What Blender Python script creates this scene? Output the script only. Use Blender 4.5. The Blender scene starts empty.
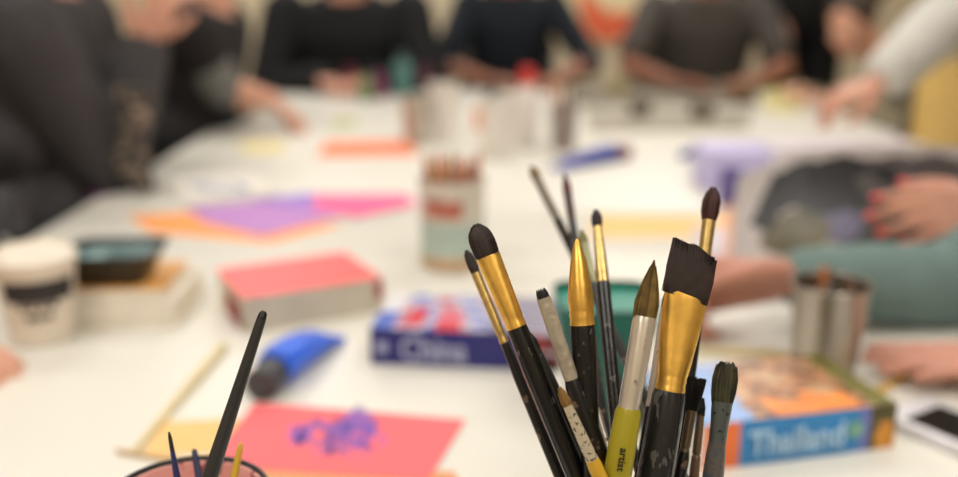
import bpy, bmesh, math, random
from mathutils import Vector as V, Matrix
random.seed(7)
SC = bpy.context.scene
COL = SC.collection
PI = math.pi
# ---------------------------------------------------------------- camera
FPX = 1000.0; PITCH = math.atan(268.5/1000)
CAM = V((0, 0, 1.18))
FW = V((0, math.cos(PITCH), -math.sin(PITCH))); UP = V((0, math.sin(PITCH), math.cos(PITCH))); RT = V((1, 0, 0))
cd = bpy.data.cameras.new('camera'); cam = bpy.data.objects.new('camera', cd); COL.objects.link(cam)
cam.location = CAM; cam.rotation_euler = (PI/2-PITCH, 0, 0)
cd.sensor_width = 36; cd.lens = 36*FPX/958; cd.clip_start = .02
cd.dof.use_dof = True; cd.dof.focus_distance = .50; cd.dof.aperture_fstop = 2.8
SC.camera = cam
# ---------------------------------------------------------------- world, exposure
w = bpy.data.worlds.new('world'); SC.world = w; w.use_nodes = True
w.node_tree.nodes['Background'].inputs[0].default_value = (1, .93, .82, 1)
w.node_tree.nodes['Background'].inputs[1].default_value = .3
SC.view_settings.view_transform = 'Standard'; SC.view_settings.look = 'None'
SC.view_settings.gamma = 1; SC.view_settings.use_curve_mapping = False
SC.view_settings.exposure = -0.37
LAMP_W = 21
LAMPS = [(-1.2, -1.3), (1.0, -1.3), (-1.2, .5), (1.0, .5), (-1.2, 2.5), (1.0, 2.5), (-1.2, 4.7), (1.0, 4.7)]  # first pair added behind the camera to light the brush fronts
for i, (x, y) in enumerate(LAMPS):
    ld = bpy.data.lights.new('panel_light', 'AREA'); ld.shape = 'SQUARE'; ld.size = .9
    ld.energy = LAMP_W*(1.7 if y > 4 else 1); ld.color = (1, .98, .955)
    lo = bpy.data.objects.new('panel_light', ld); COL.objects.link(lo); lo.location = (x, y, 2.74)

def ray(px, py): return FW + RT*((px-479)/FPX) - UP*((py-238.5)/FPX)
def at(px, py, z=.75):
    r = ray(px, py); return CAM + r*((z-CAM.z)/r.z)
def pc(px, py, zc): return CAM + ray(px, py)*zc
def py_(px, py, Y):
    r = ray(px, py); return CAM + r*(Y/r.y)
# ---------------------------------------------------------------- materials
def lin(c):
    return tuple(((v/255)/12.92 if v/255 <= .04045 else ((v/255+.055)/1.055)**2.4) for v in c)
_M = {}
def mat(name, rgb, rough=.6, metal=0, var=.08, scale=30, bump=0, rgb2=None, thr=.62, spec=.5, trans=0, emit=0, ior=1.45, stretch=None, sheen=0):
    if name in _M: return _M[name]
    m = bpy.data.materials.new(name); m.use_nodes = True; _M[name] = m
    nt = m.node_tree; b = nt.nodes['Principled BSDF']
    c = lin(rgb)
    b.inputs['Roughness'].default_value = rough; b.inputs['Metallic'].default_value = metal
    b.inputs['Specular IOR Level'].default_value = spec; b.inputs['IOR'].default_value = ior
    b.inputs['Transmission Weight'].default_value = trans
    b.inputs['Sheen Weight'].default_value = sheen
    tc = nt.nodes.new('ShaderNodeTexCoord'); n = nt.nodes.new('ShaderNodeTexNoise')
    n.inputs['Scale'].default_value = scale; n.inputs['Detail'].default_value = 4
    src = tc.outputs['Object']
    if stretch:
        mp = nt.nodes.new('ShaderNodeMapping'); mp.inputs['Scale'].default_value = stretch
        nt.links.new(src, mp.inputs[0]); src = mp.outputs[0]
    nt.links.new(src, n.inputs['Vector'])
    r = nt.nodes.new('ShaderNodeValToRGB')
    if rgb2 is None:
        r.color_ramp.elements[0].position = .3; r.color_ramp.elements[1].position = .7
        r.color_ramp.elements[0].color = tuple(v*(1-var) for v in c)+(1,)
        r.color_ramp.elements[1].color = tuple(min(1, v*(1+var)) for v in c)+(1,)
    else:
        r.color_ramp.elements[0].position = thr; r.color_ramp.elements[1].position = min(1, thr+.04)
        r.color_ramp.elements[0].color = c+(1,); r.color_ramp.elements[1].color = lin(rgb2)+(1,)
    nt.links.new(n.outputs['Fac'], r.inputs[0]); nt.links.new(r.outputs[0], b.inputs['Base Color'])
    if bump:
        bp = nt.nodes.new('ShaderNodeBump'); bp.inputs['Strength'].default_value = bump; bp.inputs['Distance'].default_value = .01
        nt.links.new(n.outputs['Fac'], bp.inputs['Height']); nt.links.new(bp.outputs[0], b.inputs['Normal'])
    if emit:
        b.inputs['Emission Color'].default_value = c+(1,); b.inputs['Emission Strength'].default_value = emit
    return m
SKIN = mat('skin', (200, 146, 124), .5, var=.06, scale=25, spec=.4)
SKIN2 = mat('skin_light', (216, 162, 138), .5, var=.06, scale=25, spec=.4)
SKIN3 = mat('skin_tan', (150, 100, 80), .5, var=.06, scale=25, spec=.4)
WHITE = mat('white_paint', (232, 228, 220), .45, var=.02)
# ---------------------------------------------------------------- object helpers
def tag(o, label=None, cat=None, group=None, kind=None):
    if label: o['label'] = label
    if cat: o['category'] = cat
    if group: o['group'] = group
    if kind: o['kind'] = kind
    return o
def obj(name, bm, m, parent=None, smooth=True, label=None):
    me = bpy.data.meshes.new(name)
    bmesh.ops.recalc_face_normals(bm, faces=bm.faces)
    bm.to_mesh(me); bm.free()
    ms = m if isinstance(m, (list, tuple)) else [m]
    for k in ms: me.materials.append(k)
    if smooth:
        for p in me.polygons: p.use_smooth = True
        try: me.set_sharp_from_angle(angle=math.radians(38))
        except Exception: pass
    o = bpy.data.objects.new(name, me); COL.objects.link(o)
    if parent:
        o.parent = parent
        o.matrix_parent_inverse = Matrix.Translation(-parent.location) if parent.type == 'EMPTY' else parent.matrix_world.inverted()
    if label: o['label'] = label
    return o
def thing(name, label, cat, loc, group=None):
    o = bpy.data.objects.new(name, None); COL.objects.link(o); o.location = loc
    o.empty_display_size = .05
    return tag(o, label, cat, group)
def BM(): return bmesh.new()
def rings(bm, rs, seg=20, mi=0, sq=2.0):
    """rs: list of (center, axis_a, axis_b) ellipses joined; closed ends"""
    rows = []
    for c, a, b in rs:
        row = []
        for k in range(seg):
            t = 2*PI*k/seg; ct, st = math.cos(t), math.sin(t)
            if sq != 2.0:
                ct = math.copysign(abs(ct)**(2/sq), ct); st = math.copysign(abs(st)**(2/sq), st)
            row.append(bm.verts.new(c + a*ct + b*st))
        rows.append(row)
    for r0, r1 in zip(rows, rows[1:]):
        for k in range(seg):
            f = bm.faces.new((r0[k], r0[(k+1) % seg], r1[(k+1) % seg], r1[k])); f.material_index = mi
    for r in (rows[0], rows[-1]):
        f = bm.faces.new(r); f.material_index = mi
    return rows
def frame(d):
    d = d.normalized(); h = V((0, 0, 1)) if abs(d.z) < .9 else V((1, 0, 0))
    a = d.cross(h).normalized(); return a, d.cross(a).normalized()
def rod(bm, p0, p1, r0, r1=None, seg=12, mi=0):
    r1 = r0 if r1 is None else r1
    a, b = frame(p1-p0); rings(bm, [(p0, a*r0, b*r0), (p1, a*r1, b*r1)], seg, mi)
def poly_tube(bm, pts, r, seg=8, mi=0):
    for i, (p, q) in enumerate(zip(pts, pts[1:])):
        r0 = r[i] if isinstance(r, (list, tuple)) else r; r1 = r[i+1] if isinstance(r, (list, tuple)) else r
        rod(bm, p, q, r0, r1, seg, mi)
        if i: ball(bm, p, r0, r0, r0, 1, mi)
def ball(bm, c, rx, ry=None, rz=None, sub=2, mi=0, rot=None):
    ry = rx if ry is None else ry; rz = rx if rz is None else rz
    M = Matrix.Translation(c) @ (rot.to_4x4() if rot else Matrix.Identity(4)) @ Matrix.Diagonal((rx, ry, rz, 1))
    g = bmesh.ops.create_icosphere(bm, subdivisions=sub, radius=1, matrix=M)
    for v in g['verts']:
        for f in v.link_faces: f.material_index = mi
def box(bm, c, s, rz=0, bev=0, mi=0, M=None):
    X = (M or Matrix.Identity(4)) @ Matrix.Translation(V(c)) @ Matrix.Rotation(rz, 4, 'Z') @ Matrix.Diagonal((s[0], s[1], s[2], 1))
    g = bmesh.ops.create_cube(bm, size=1, matrix=X)
    fs = set(f for v in g['verts'] for f in v.link_faces)
    for f in fs: f.material_index = mi
    if bev:
        es = list(set(e for v in g['verts'] for e in v.link_edges))
        r = bmesh.ops.bevel(bm, geom=es, offset=bev, segments=2, affect='EDGES', profile=.6)
        for f in r['faces']: f.material_index = mi
def lathe(bm, c, prof, seg=32, mi=0):
    """prof: list of (r,z); closed at the ends if r small"""
    rows = [[bm.verts.new(V((c[0]+r*math.cos(2*PI*k/seg), c[1]+r*math.sin(2*PI*k/seg), c[2]+z))) for k in range(seg)] for r, z in prof]
    for r0, r1 in zip(rows, rows[1:]):
        for k in range(seg):
            f = bm.faces.new((r0[k], r0[(k+1) % seg], r1[(k+1) % seg], r1[k])); f.material_index = mi
    for r in (rows[0], rows[-1]):
        f = bm.faces.new(r); f.material_index = mi
def cup_prof(rb, rt, h, t=.0015, base=.003):
    return [(rb-.004, 0), (rb, .002), (rt, h-.001), (rt+t*.6, h), (rt-t, h), (rb-t, base), (.0005, base)]
def prism(bm, pts, h, mi=0):
    """pts: list of Vectors (bottom polygon), extruded up by vector h"""
    a = [bm.verts.new(p) for p in pts]; b = [bm.verts.new(p+h) for p in pts]
    n = len(pts); fs = [bm.faces.new(a), bm.faces.new(b)]
    for k in range(n): fs.append(bm.faces.new((a[k], a[(k+1) % n], b[(k+1) % n], b[k])))
    for f in fs: f.material_index = mi
def grid(bm, fn, nu, nv, idx, thick=None):
    """surface fn(u,v)->Vector, material idx(u,v); with thickness along thick(u,v)"""
    T = [[bm.verts.new(fn(i/nu, j/nv)) for j in range(nv+1)] for i in range(nu+1)]
    for i in range(nu):
        for j in range(nv):
            f = bm.faces.new((T[i][j], T[i+1][j], T[i+1][j+1], T[i][j+1])); f.material_index = idx((i+.5)/nu, (j+.5)/nv)
    if thick is not None:
        B = [[bm.verts.new(T[i][j].co + thick) for j in range(nv+1)] for i in range(nu+1)]
        for i in range(nu):
            for j in range(nv):
                f = bm.faces.new((B[i][j], B[i][j+1], B[i+1][j+1], B[i+1][j])); f.material_index = 0
        ed = [(i, 0) for i in range(nu)]+[(nu, j) for j in range(nv)]+[(i, nv) for i in range(nu, 0, -1)]+[(0, j) for j in range(nv, 0, -1)]
        for k in range(len(ed)):
            (a, b), (c, d) = ed[k], ed[(k+1) % len(ed)]
            f = bm.faces.new((T[a][b], T[c][d], B[c][d], B[a][b])); f.material_index = 0
def text(s, size, M, m, parent, name='title', ext=.0004, off=0, label=None, align='LEFT'):
    cu = bpy.data.curves.new('t', 'FONT'); cu.body = s; cu.size = size; cu.extrude = ext; cu.offset = off
    cu.align_x = align; cu.align_y = 'CENTER'
    to = bpy.data.objects.new('t', cu); COL.objects.link(to)
    dg = bpy.context.evaluated_depsgraph_get(); me = bpy.data.meshes.new_from_object(to.evaluated_get(dg))
    bpy.data.objects.remove(to); me.transform(M); me.materials.clear(); me.materials.append(m)
    o = bpy.data.objects.new(name, me); COL.objects.link(o); o.parent = parent
    o.matrix_parent_inverse = Matrix.Translation(-parent.location) if parent.type == 'EMPTY' else parent.matrix_world.inverted()
    if label: o['label'] = label
    return o
def remeshed(name, bm, m, parent, voxel, smooth=3, disp=0):
    o = obj('tmp', bm, m, None)
    md = o.modifiers.new('r', 'REMESH'); md.mode = 'VOXEL'; md.voxel_size = voxel; md.use_smooth_shade = True
    sm = o.modifiers.new('s', 'SMOOTH'); sm.factor = .5; sm.iterations = smooth
    dg = bpy.context.evaluated_depsgraph_get(); me = bpy.data.meshes.new_from_object(o.evaluated_get(dg))
    bpy.data.objects.remove(o)
    me.materials.clear(); me.materials.append(m)
    for p in me.polygons: p.use_smooth = True; p.material_index = 0
    o = bpy.data.objects.new(name, me); COL.objects.link(o); o.parent = parent
    if parent: o.matrix_parent_inverse = Matrix.Translation(-parent.location)
    return o
def struct(name, bm, m):
    return tag(obj(name, bm, m, None, smooth=False), kind='structure')
# ---------------------------------------------------------------- room
WALLM = mat('cream_wall', (220, 205, 176), .8, var=.03, scale=3)
X0, X1, Y0, Y1, ZC = -3.0, 3.4, -2.0, 6.0, 2.8
def wall(name, c, s, m):
    bm = BM(); box(bm, c, s); return struct(name, bm, m)
wall('floor', ((X0+X1)/2, (Y0+Y1)/2, -.05), (X1-X0+.4, Y1-Y0+.4, .1), mat('grey_carpet', (92, 84, 76), .95, var=.2, scale=60, bump=.3))
wall('ceiling', ((X0+X1)/2, (Y0+Y1)/2, ZC+.05), (X1-X0+.4, Y1-Y0+.4, .1), mat('ceiling_white', (225, 218, 204), .9, var=.02))
wall('wall_back', ((X0+X1)/2, Y1+.1, ZC/2), (X1-X0+.4, .2, ZC), WALLM)
wall('wall_front', ((X0+X1)/2, Y0-.1, ZC/2), (X1-X0+.4, .2, ZC), WALLM)
wall('wall_left', (X0-.1, (Y0+Y1)/2, ZC/2), (.2, Y1-Y0, ZC), WALLM)
wall('wall_right', (X1+.1, (Y0+Y1)/2, ZC/2), (.2, Y1-Y0, ZC), WALLM)
TRIM = mat('trim_white', (200, 192, 176), .5)
wall('baseboard_back', ((X0+X1)/2, Y1-.01, .05), (X1-X0, .02, .1), TRIM)
wall('baseboard_left', (X0+.01, (Y0+Y1)/2, .05), (.02, Y1-Y0-.04, .1), TRIM)
wall('baseboard_right', (X1-.01, (Y0+Y1)/2, .05), (.02, Y1-Y0-.04, .1), TRIM)
for i, (x, y) in enumerate(LAMPS):
    where = ['unseen rear left', 'unseen rear right', 'front left', 'front right', 'middle left', 'middle right', 'far left', 'far right'][i]
    t = thing('ceiling_light', 'square white ceiling light panel at the %s of the room' % where, 'ceiling light', (x, y, ZC), 'ceiling light panels')
    bm = BM()
    for dx, dy, sx, sy in ((0, .49, 1.02, .04), (0, -.49, 1.02, .04), (.49, 0, .04, .94), (-.49, 0, .04, .94)): box(bm, (x+dx, y+dy, ZC-.02), (sx, sy, .04))
    obj('frame', bm, TRIM, t, False)
    bm = BM(); box(bm, (x, y, ZC-.012), (.94, .94, .02)); obj('diffuser', bm, mat('lamp_diffuser', (255, 240, 215), .5, emit=2.0), t, False)
# ---------------------------------------------------------------- tables
TT = mat('table_white', (226, 224, 215), .38, var=.012, scale=6, spec=.35)
METAL = mat('grey_steel', (140, 140, 140), .35, 1)
def table(x0, x1, y0, y1, label):
    t = thing('table', label, 'table', ((x0+x1)/2, (y0+y1)/2, 0), 'white tables pushed together')
    bm = BM(); box(bm, ((x0+x1)/2, (y0+y1)/2, .7375), (x1-x0, y1-y0, .025), bev=.003); obj('tabletop', bm, TT, t)
    for x in (x0+.06, x1-.06):
        for y in (y0+.06, y1-.06):
            bm = BM(); rod(bm, V((x, y, .0)), V((x, y, .725)), .02); obj('leg', bm, METAL, t)
table(-.745, .85, .15, 1.80, 'near white table holding the travel guides and brush pots')
table(-.745, 1.14, 1.803, 3.75, 'far white table covered with cups and coloured sheets')
# ---------------------------------------------------------------- brushes in the front jar
JC = V((.078, .462, .75)); JR = .046; JH = .148
t = thing('brush_jar', 'grey ceramic jar bristling with brushes, below the gold flat brush', 'jar', JC)
bm = BM(); lathe(bm, JC, [(JR-.006, 0), (JR, .004), (JR, JH-.003), (JR-.002, JH), (JR-.004, JH), (JR-.004, .006), (.0005, .005)]); obj('body', bm, mat('grey_ceramic', (150, 150, 150), .3), t)
GOLD = mat('gold_ferrule', (240, 194, 100), .34, 1, var=.10, scale=120, bump=.035)
GOLDP = mat('pale_gold_ferrule', (196, 168, 108), .35, 1, var=.15, scale=250, bump=.03)
SILVER = mat('silver_ferrule', (215, 208, 198), .3, .75, stretch=(1, 1, .12), scale=260, rgb2=(120, 104, 88), thr=.66, bump=.03)
BLACKH = mat('black_handle', (13, 13, 14), .24, scale=230, rgb2=(84, 80, 78), thr=.635, stretch=(1, 1, .4), bump=.03)
BLACKW = mat('worn_black_handle', (18, 17, 18), .3, scale=160, rgb2=(104, 84, 68), thr=.62)
GREYH = mat('scuff_glint_charcoal_handle', (32, 32, 34), .24, scale=220, rgb2=(84, 84, 84), thr=.60, stretch=(1, 1, .3), bump=.03)  # lighter streaks paint both scuffs and specular glints into the handle colour
OLIVE = mat('olive_yellow_handle', (158, 146, 34), .3, scale=170, rgb2=(92, 84, 30), thr=.7)
BRIS = mat('dark_brown_bristle', (44, 31, 28), .6, var=.3, scale=200)
BRIS2 = mat('ochre_brown_bristle', (104, 82, 34), .6, var=.4, scale=200)
BRIS3 = mat('red_brown_bristle', (66, 34, 32), .6, var=.3, scale=200)
BRISK = mat('black_bristle', (16, 15, 15), .6, var=.3, scale=200)
def brush(label, tip, low, bris, fer, han, mb=BRIS, mf=GOLD, mh=BLACKH, rot=0, group='paint brushes standing in the front jar', name='paint_brush', hairs=140, jar=None, cut=0, flat_h=1.0):
    """dist lists: (px along from tip, px half width, thickness ratio)"""
    T = pc(*tip); L = pc(*low); a = (L-T).normalized()
    pd = math.hypot(tip[0]-low[0], tip[1]-low[1]); u = (L-T).length/pd
    side = a.cross(FW).normalized(); side = Matrix.Rotation(rot, 3, a) @ side; nor = a.cross(side).normalized()
    def wz(d): return (tip[2] + (low[2]-tip[2])*d/pd)/FPX
    def R(lst, cutk=0):
        out = []
        for d, h, th in lst: out.append((T + a*(u*d), side*(h*wz(d)), nor*(h*wz(d)*th)))
        return out
    jc, jr, jh, floor = jar or (JC, JR, JH, .758)
    e = L.copy()
    for _ in range(400):
        q = e + a*.001
        if q.z < floor+.004 or (q.z < jc.z+jh and (q.xy-jc.xy).length > jr-.011): break
        e = q
    base = e
    o = thing(name, label, 'paint brush', base, group)
    if bris:
        bm = BM(); rs = R(bris)
        rings(bm, rs, 24)
        n = len(bris); W0 = bris[-1]
        for i in range(hairs):
            th = random.uniform(0, 2*PI); q = random.uniform(.80, 1.05); stop = random.choice([0, 0, 0, 1]) if n > 3 else 0
            pts = []
            for (c, A, B) in rs[stop:]: pts.append(c + A*math.cos(th)*q + B*math.sin(th)*q)
            pts[0] = pts[0] - a*u*random.uniform(-1.0, 2.2)
            for p, p2 in zip(pts, pts[1:]):
                f, g = frame(p2-p); r = .00016
                vs = [bm.verts.new(p+f*r*math.cos(k*2.094)+g*r*math.sin(k*2.094)) for k in range(3)]+[bm.verts.new(p2+f*r*math.cos(k*2.094)+g*r*math.sin(k*2.094)) for k in range(3)]
                for k in range(3): bm.faces.new((vs[k], vs[(k+1) % 3], vs[3+(k+1) % 3], vs[3+k]))
        obj('bristles', bm, mb, o)
    if fer:
        bm = BM(); rws = rings(bm, R(fer), 28)
        if cut:
            for row, kk in zip(rws, (1, 1, .35)):
                for vx in row: vx.co += a*(cut*kk*(vx.co-T).dot(side))
        obj('ferrule', bm, mf, o)
    hl = R(han); d, h, th = han[-1]
    D = (base-T).length/u
    hl += [(base - a*.012, side*h*wz(pd)*.7, nor*h*wz(pd)*.7), (base, side*h*wz(pd)*.35, nor*h*wz(pd)*.35)] if D > han[-1][0]+10 else []
    bm = BM(); rings(bm, hl, 28); obj('handle', bm, mh, o)
    return o, T, a, side, nor, u
def crimp(d0, d1, w0, w1, t0, t1, n=2, at_end=.82):
    """ferrule profile with two crimped rings near the handle end"""
    out = []
    for k in range(21):
        f = k/20; wv = w0+(w1-w0)*f; r = 0
        for c in (at_end, at_end+.08)[:n]:
            r -= .8*math.exp(-((f-c)/.015)**2)
        out.append((d0+(d1-d0)*f, wv+r, t0+(t1-t0)*f))
    return out
# B1 filbert on the left
brush('gold-ferruled filbert brush with dark oval bristles, leftmost of the sharp gold ones', (476, 226, .50), (577, 477, .50),
      [(0, 2.5, .4), (1, 5, .45), (2.5, 7.5, .5), (5, 9.7, .5), (8, 11.2, .55), (12, 12.3, .58), (18, 12.9, .6), (24, 12.8, .6), (29, 12.4, .62), (35, 11, .65)], crimp(32, 109, 12.3, 10.3, .62, 1), [(106, 9.6, 1), (112, 10.4, 1), (150, 11.5, 1), (275, 10.5, 1)])
# tuft of the second brush behind it
brush('slim brush with splayed dark tuft leaning just behind the leftmost filbert', (467, 252, .545), (560, 477, .53),
      [(0, 1.5, .6), (3, 3.6, .6), (8, 4.8, .6), (16, 5, .7), (25, 4, .8)], crimp(23, 100, 5, 4.6, .9, 1), [(98, 4.5, 1), (140, 5.5, 1), (269, 6, 1)], mh=BLACKW, mf=GOLDP)
# B2 gold cone
brush('black-handled brush with bare pointed gold ferrule and no bristles showing', (577, 239, .495), (592, 477, .495),
      None, [(0, 1.2, .9), (4, 3.5, .9), (22, 8, .9), (45, 11.5, .95), (60, 13, 1), (70, 12.6, 1), (73, 12, 1), (76, 12.8, 1), (80, 12, 1), (86, 12.6, 1)], [(84, 11.8, 1), (92, 13, 1), (120, 13, 1), (180, 10.5, 1), (239, 9, 1)], mh=BLACKH)
# B3 grey-beige tube
brush('worn brush with dull beige-grey ferrule and black stub of bristles', (541, 291, .49), (606, 477, .495),
      [(0, 4.5, .9), (3, 6, .9), (9, 6.4, .9)], [(7, 7.2, .9), (30, 7.5, .95), (60, 7.6, 1), (88, 7.6, 1), (94, 7, 1)], [(92, 7, 1), (100, 9, 1), (140, 10, 1), (197, 10, 1)], mb=BRISK,
      mf=mat('dull_beige_metal', (168, 158, 140), .55, .3, var=.15, scale=200, bump=.2), mh=BLACKW, hairs=60)
# B4 small
brush('short brush with ragged tan hairs, speckled cream ferrule and ochre handle', (560, 389, .475), (600, 477, .478),
      [(0, 1.5, .8), (5, 4, .7), (14, 5.2, .8), (20, 4.6, .9)], crimp(18, 78, 4.8, 6.6, 1, 1), [(76, 6.4, 1), (84, 7.5, 1), (97, 7.5, 1)], mb=mat('tan_bristle', (134, 100, 50), .6, var=.3), mf=mat('speckled_cream_ferrule', (196, 184, 160), .45, .3, scale=500, rgb2=(60, 54, 48), thr=.58), mh=mat('ochre_handle', (196, 154, 44), .4))
# B5 olive handled pointed brush
o5, T5, a5, s5, n5, u5 = brush('olive-yellow handled brush with silver ferrule and pointed brown bristles', (654, 262, .485), (617, 477, .485),
      [(0, .6, .8), (6, 3, .7), (16, 6.6, .6), (30, 10, .6), (42, 12, .6), (52, 11.5, .65), (58, 11, .7)], [(55, 11, .8), (62, 11.4, .9), (140, 11.2, 1), (146, 10.6, 1), (150, 11.2, 1)], [(148, 11.6, 1), (153, 13, 1), (190, 14, 1), (218, 14.2, 1)], mb=BRIS2, mf=SILVER, mh=OLIVE)
# B6 the large flat brush: bristle block with a slanting end
CUT = .20; T6 = (694, 248, .50); L6 = (655, 477, .50)
o6, T, a, side, nor, u = brush('big flat brush with slanted black-brown bristle block and wide gold ferrule', T6, L6, None,
      [(47, 21.6, .32), (50, 21.8, .34), (62, 21.6, .36), (90, 19.6, .5), (115, 17, .7), (128, 15.4, .85), (131, 14.6, .9), (134, 15.3, .92), (137, 14.5, .94), (141, 15.2, 1), (146, 15, 1)], [(143, 14.8, 1), (150, 16.6, 1), (175, 17.6, 1), (232, 18, 1)], mh=GREYH, cut=CUT)
sgn = 1 if side.x > 0 else -1
def fl(px, py, dz=0): return pc(px, py, .50) + nor*dz
bm = BM(); th = .0062
nb = 26
def btop(f):
    x = 673.5+(716.5-673.5)*f; y = 237+(257-237)*f + (2.2*math.sin(f*9) if f > .3 else 0) + random.uniform(-.5, .5)
    if f > .94: y += 3
    return x, y
cols = []
for k in range(nb+1):
    f = k/nb; x, y = btop(f); bx_, by_ = 663+(706.5-663)*f, 291+(306-291)*f
    mxp, myp = x+(bx_-x)*.5 + (1.2 if f > .5 else -1.2)*abs(f-.5)*2, y+(by_-y)*.5
    tt = th*(1-.5*abs(2*f-1)**3)
    cols.append([(fl(x, y, -tt*.35), fl(x, y, tt*.35)), (fl(mxp, myp, -tt*.55), fl(mxp, myp, tt*.55)), (fl(bx_, by_, -tt*.5), fl(bx_, by_, tt*.5))])
vv = [[[bm.verts.new(p) for p in pr] for pr in c] for c in cols]
for k in range(nb):
    for j in range(2):
        for s in (0, 1): bm.faces.new((vv[k][j][s], vv[k+1][j][s], vv[k+1][j+1][s], vv[k][j+1][s]))
    for j in (0, 2): bm.faces.new((vv[k][j][0], vv[k+1][j][0], vv[k+1][j][1], vv[k][j][1]))
for k in (0, nb):
    for j in (0, 1): bm.faces.new((vv[k][j][0], vv[k][j][1], vv[k][j+1][1], vv[k][j+1][0]))
for i in range(420):
    f = random.random(); x, y = btop(f); s = random.choice((-1, 1)); z = s*th*(.30+.22*random.random())*(1-.5*abs(2*f-1)**3)
    fx = f + random.uniform(-.02, .02); p0 = fl(x+random.uniform(-.5, .5), y+random.uniform(-1.2, 3), z*.8); p1 = fl(663+(706.5-663)*fx, 291+15*fx, z)
    rod(bm, p0, p1, .00013, .0002, 3)
obj('bristles', bm, BRIS, o6)
# B7 small black flat
brush('small brush with splayed jet-black bristles beside the big flat handle', (697, 379, .515), (680, 477, .51),
      [(0, 9, .5), (8, 8.5, .5), (22, 7, .6), (34, 5.5, .8)], crimp(32, 75, 5.4, 5, 1, 1), [(73, 4.8, 1), (80, 6, 1), (99, 6.2, 1)], mb=BRISK, mf=mat('dark_dull_ferrule', (112, 98, 80), .4, .8), mh=BLACKW, hairs=260)
# B8 right one
brush('paint-stained brush with olive-black bristles, rightmost in the front jar', (727, 364, .49), (713, 477, .495),
      [(0, 7, .5), (3, 10, .5), (14, 12.4, .5), (28, 12, .55), (40, 10, .65)], [(37, 10.5, .7), (45, 10.2, .8), (60, 9, .9), (80, 8.6, 1)], [(78, 8.6, 1), (90, 9.6, 1), (114, 10.5, 1)],
      mb=mat('olive_black_bristle', (58, 56, 38), .6, var=.5, scale=150), mf=mat('stained_ferrule', (96, 104, 106), .35, .7, scale=320, rgb2=(60, 60, 62), thr=.6), mh=mat('stained_grey_handle', (88, 82, 78), .35, scale=340, rgb2=(66, 76, 90), thr=.55), hairs=200)
# B9 round brown behind the flat one
brush('round brush with plum-brown oval tip rising behind the big flat brush', (713, 189, .56), (676, 477, .535),
      [(0, 2.4, 1), (5, 6, 1), (13, 8.6, 1), (24, 8.6, 1), (33, 6.8, 1)], crimp(31, 125, 6.8, 5.6, 1, 1), [(123, 5.2, 1), (135, 6.5, 1), (290, 6.5, 1)], mb=BRIS3, mf=GOLDP)
# thin ones behind
brush('thin blurred brush with ochre tip, farthest left of the tall rear brushes', (532, 168, .76), (684, 477, .535),
      [(0, 2, 1), (8, 5, 1), (18, 4.6, 1)], crimp(16, 80, 4.6, 4.4, 1, 1), [(78, 4.4, 1), (150, 5, 1), (321, 5, 1)], mb=BRIS2, mf=mat('grey_ferrule', (126, 116, 104), .4, .8), mh=BLACKW)
brush('thin blurred brush with dark red tip among the tall rear brushes', (565, 176, .74), (612, 477, .53),
      [(0, 1.5, 1), (12, 4, 1), (26, 4.4, 1)], crimp(24, 60, 4.4, 4.2, 1, 1), [(58, 4, 1), (100, 5, 1), (304, 5.5, 1)], mb=mat('wine_bristle', (84, 26, 36), .6), mf=mat('dark_ferrule', (74, 54, 54), .4, .7), mh=BLACKW)
brush('small round brush with dark dot tip and pale gold ferrule, mid jar', (596, 212, .60), (622, 477, .515),
      [(0, 2.5, 1), (5, 5.2, 1), (11, 5.4, 1), (20, 3.8, 1)], crimp(18, 80, 4.4, 7, 1, 1), [(78, 6.6, 1), (90, 7, 1), (200, 7, 1), (268, 6.5, 1)], mf=GOLDP)
brush('slender brush with greenish ferrule crossing behind the pointed gold one', (582, 232, .62), (640, 477, .525),
      [(0, 1.5, 1), (8, 3.6, 1), (16, 3.4, 1)], crimp(14, 62, 3.6, 3.6, 1, 1), [(60, 3.6, 1), (252, 4.5, 1)], mb=mat('moss_bristle', (120, 116, 70), .6), mf=mat('green_grey_ferrule', (140, 140, 108), .4, .8), mh=mat('teal_black_handle', (30, 48, 50), .35))
brush('black paint-crusted brush handle standing between the filbert and cone brushes', (526, 332, .52), (598, 477, .515),
      [(0, 3, 1), (10, 6, 1), (20, 6, 1)], crimp(18, 70, 6, 6, 1, 1), [(68, 6, 1), (80, 8, 1), (162, 9, 1)], mb=BRISK, mf=mat('black_crust', (34, 32, 34), .5, scale=300, rgb2=(110, 100, 110), thr=.62), mh=BLACKH)
brush('slim silver brush tucked between olive handle and big flat brush', (668, 290, .53), (640, 477, .525),
      [(0, 2, 1), (8, 4, 1), (20, 4, 1)], crimp(18, 118, 4.6, 5, 1, 1), [(116, 4.8, 1), (190, 6, 1)], mb=BRIS, mf=SILVER, mh=BLACKH)
brush('thin brush with pale silver ferrule low between black and olive handles', (592, 395, .53), (616, 477, .52),
      [(0, 2, 1), (8, 3.5, 1), (16, 3.8, 1)], crimp(14, 80, 4, 4.6, 1, 1), [(78, 4.6, 1), (85, 5, 1)], mb=BRISK, mf=SILVER, mh=BLACKH)
brush('brush with brown wood handle standing at the right rim of the jar', (702, 400, .53), (694, 477, .525),
      [(0, 2, 1), (8, 4, 1), (16, 4, 1)], crimp(14, 60, 4, 4.4, 1, 1), [(58, 4.4, 1), (77, 5, 1)], mb=BRISK, mf=mat('dark_dull_ferrule', (1, 1, 1)), mh=mat('brown_wood_handle', (96, 72, 54), .4))
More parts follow.
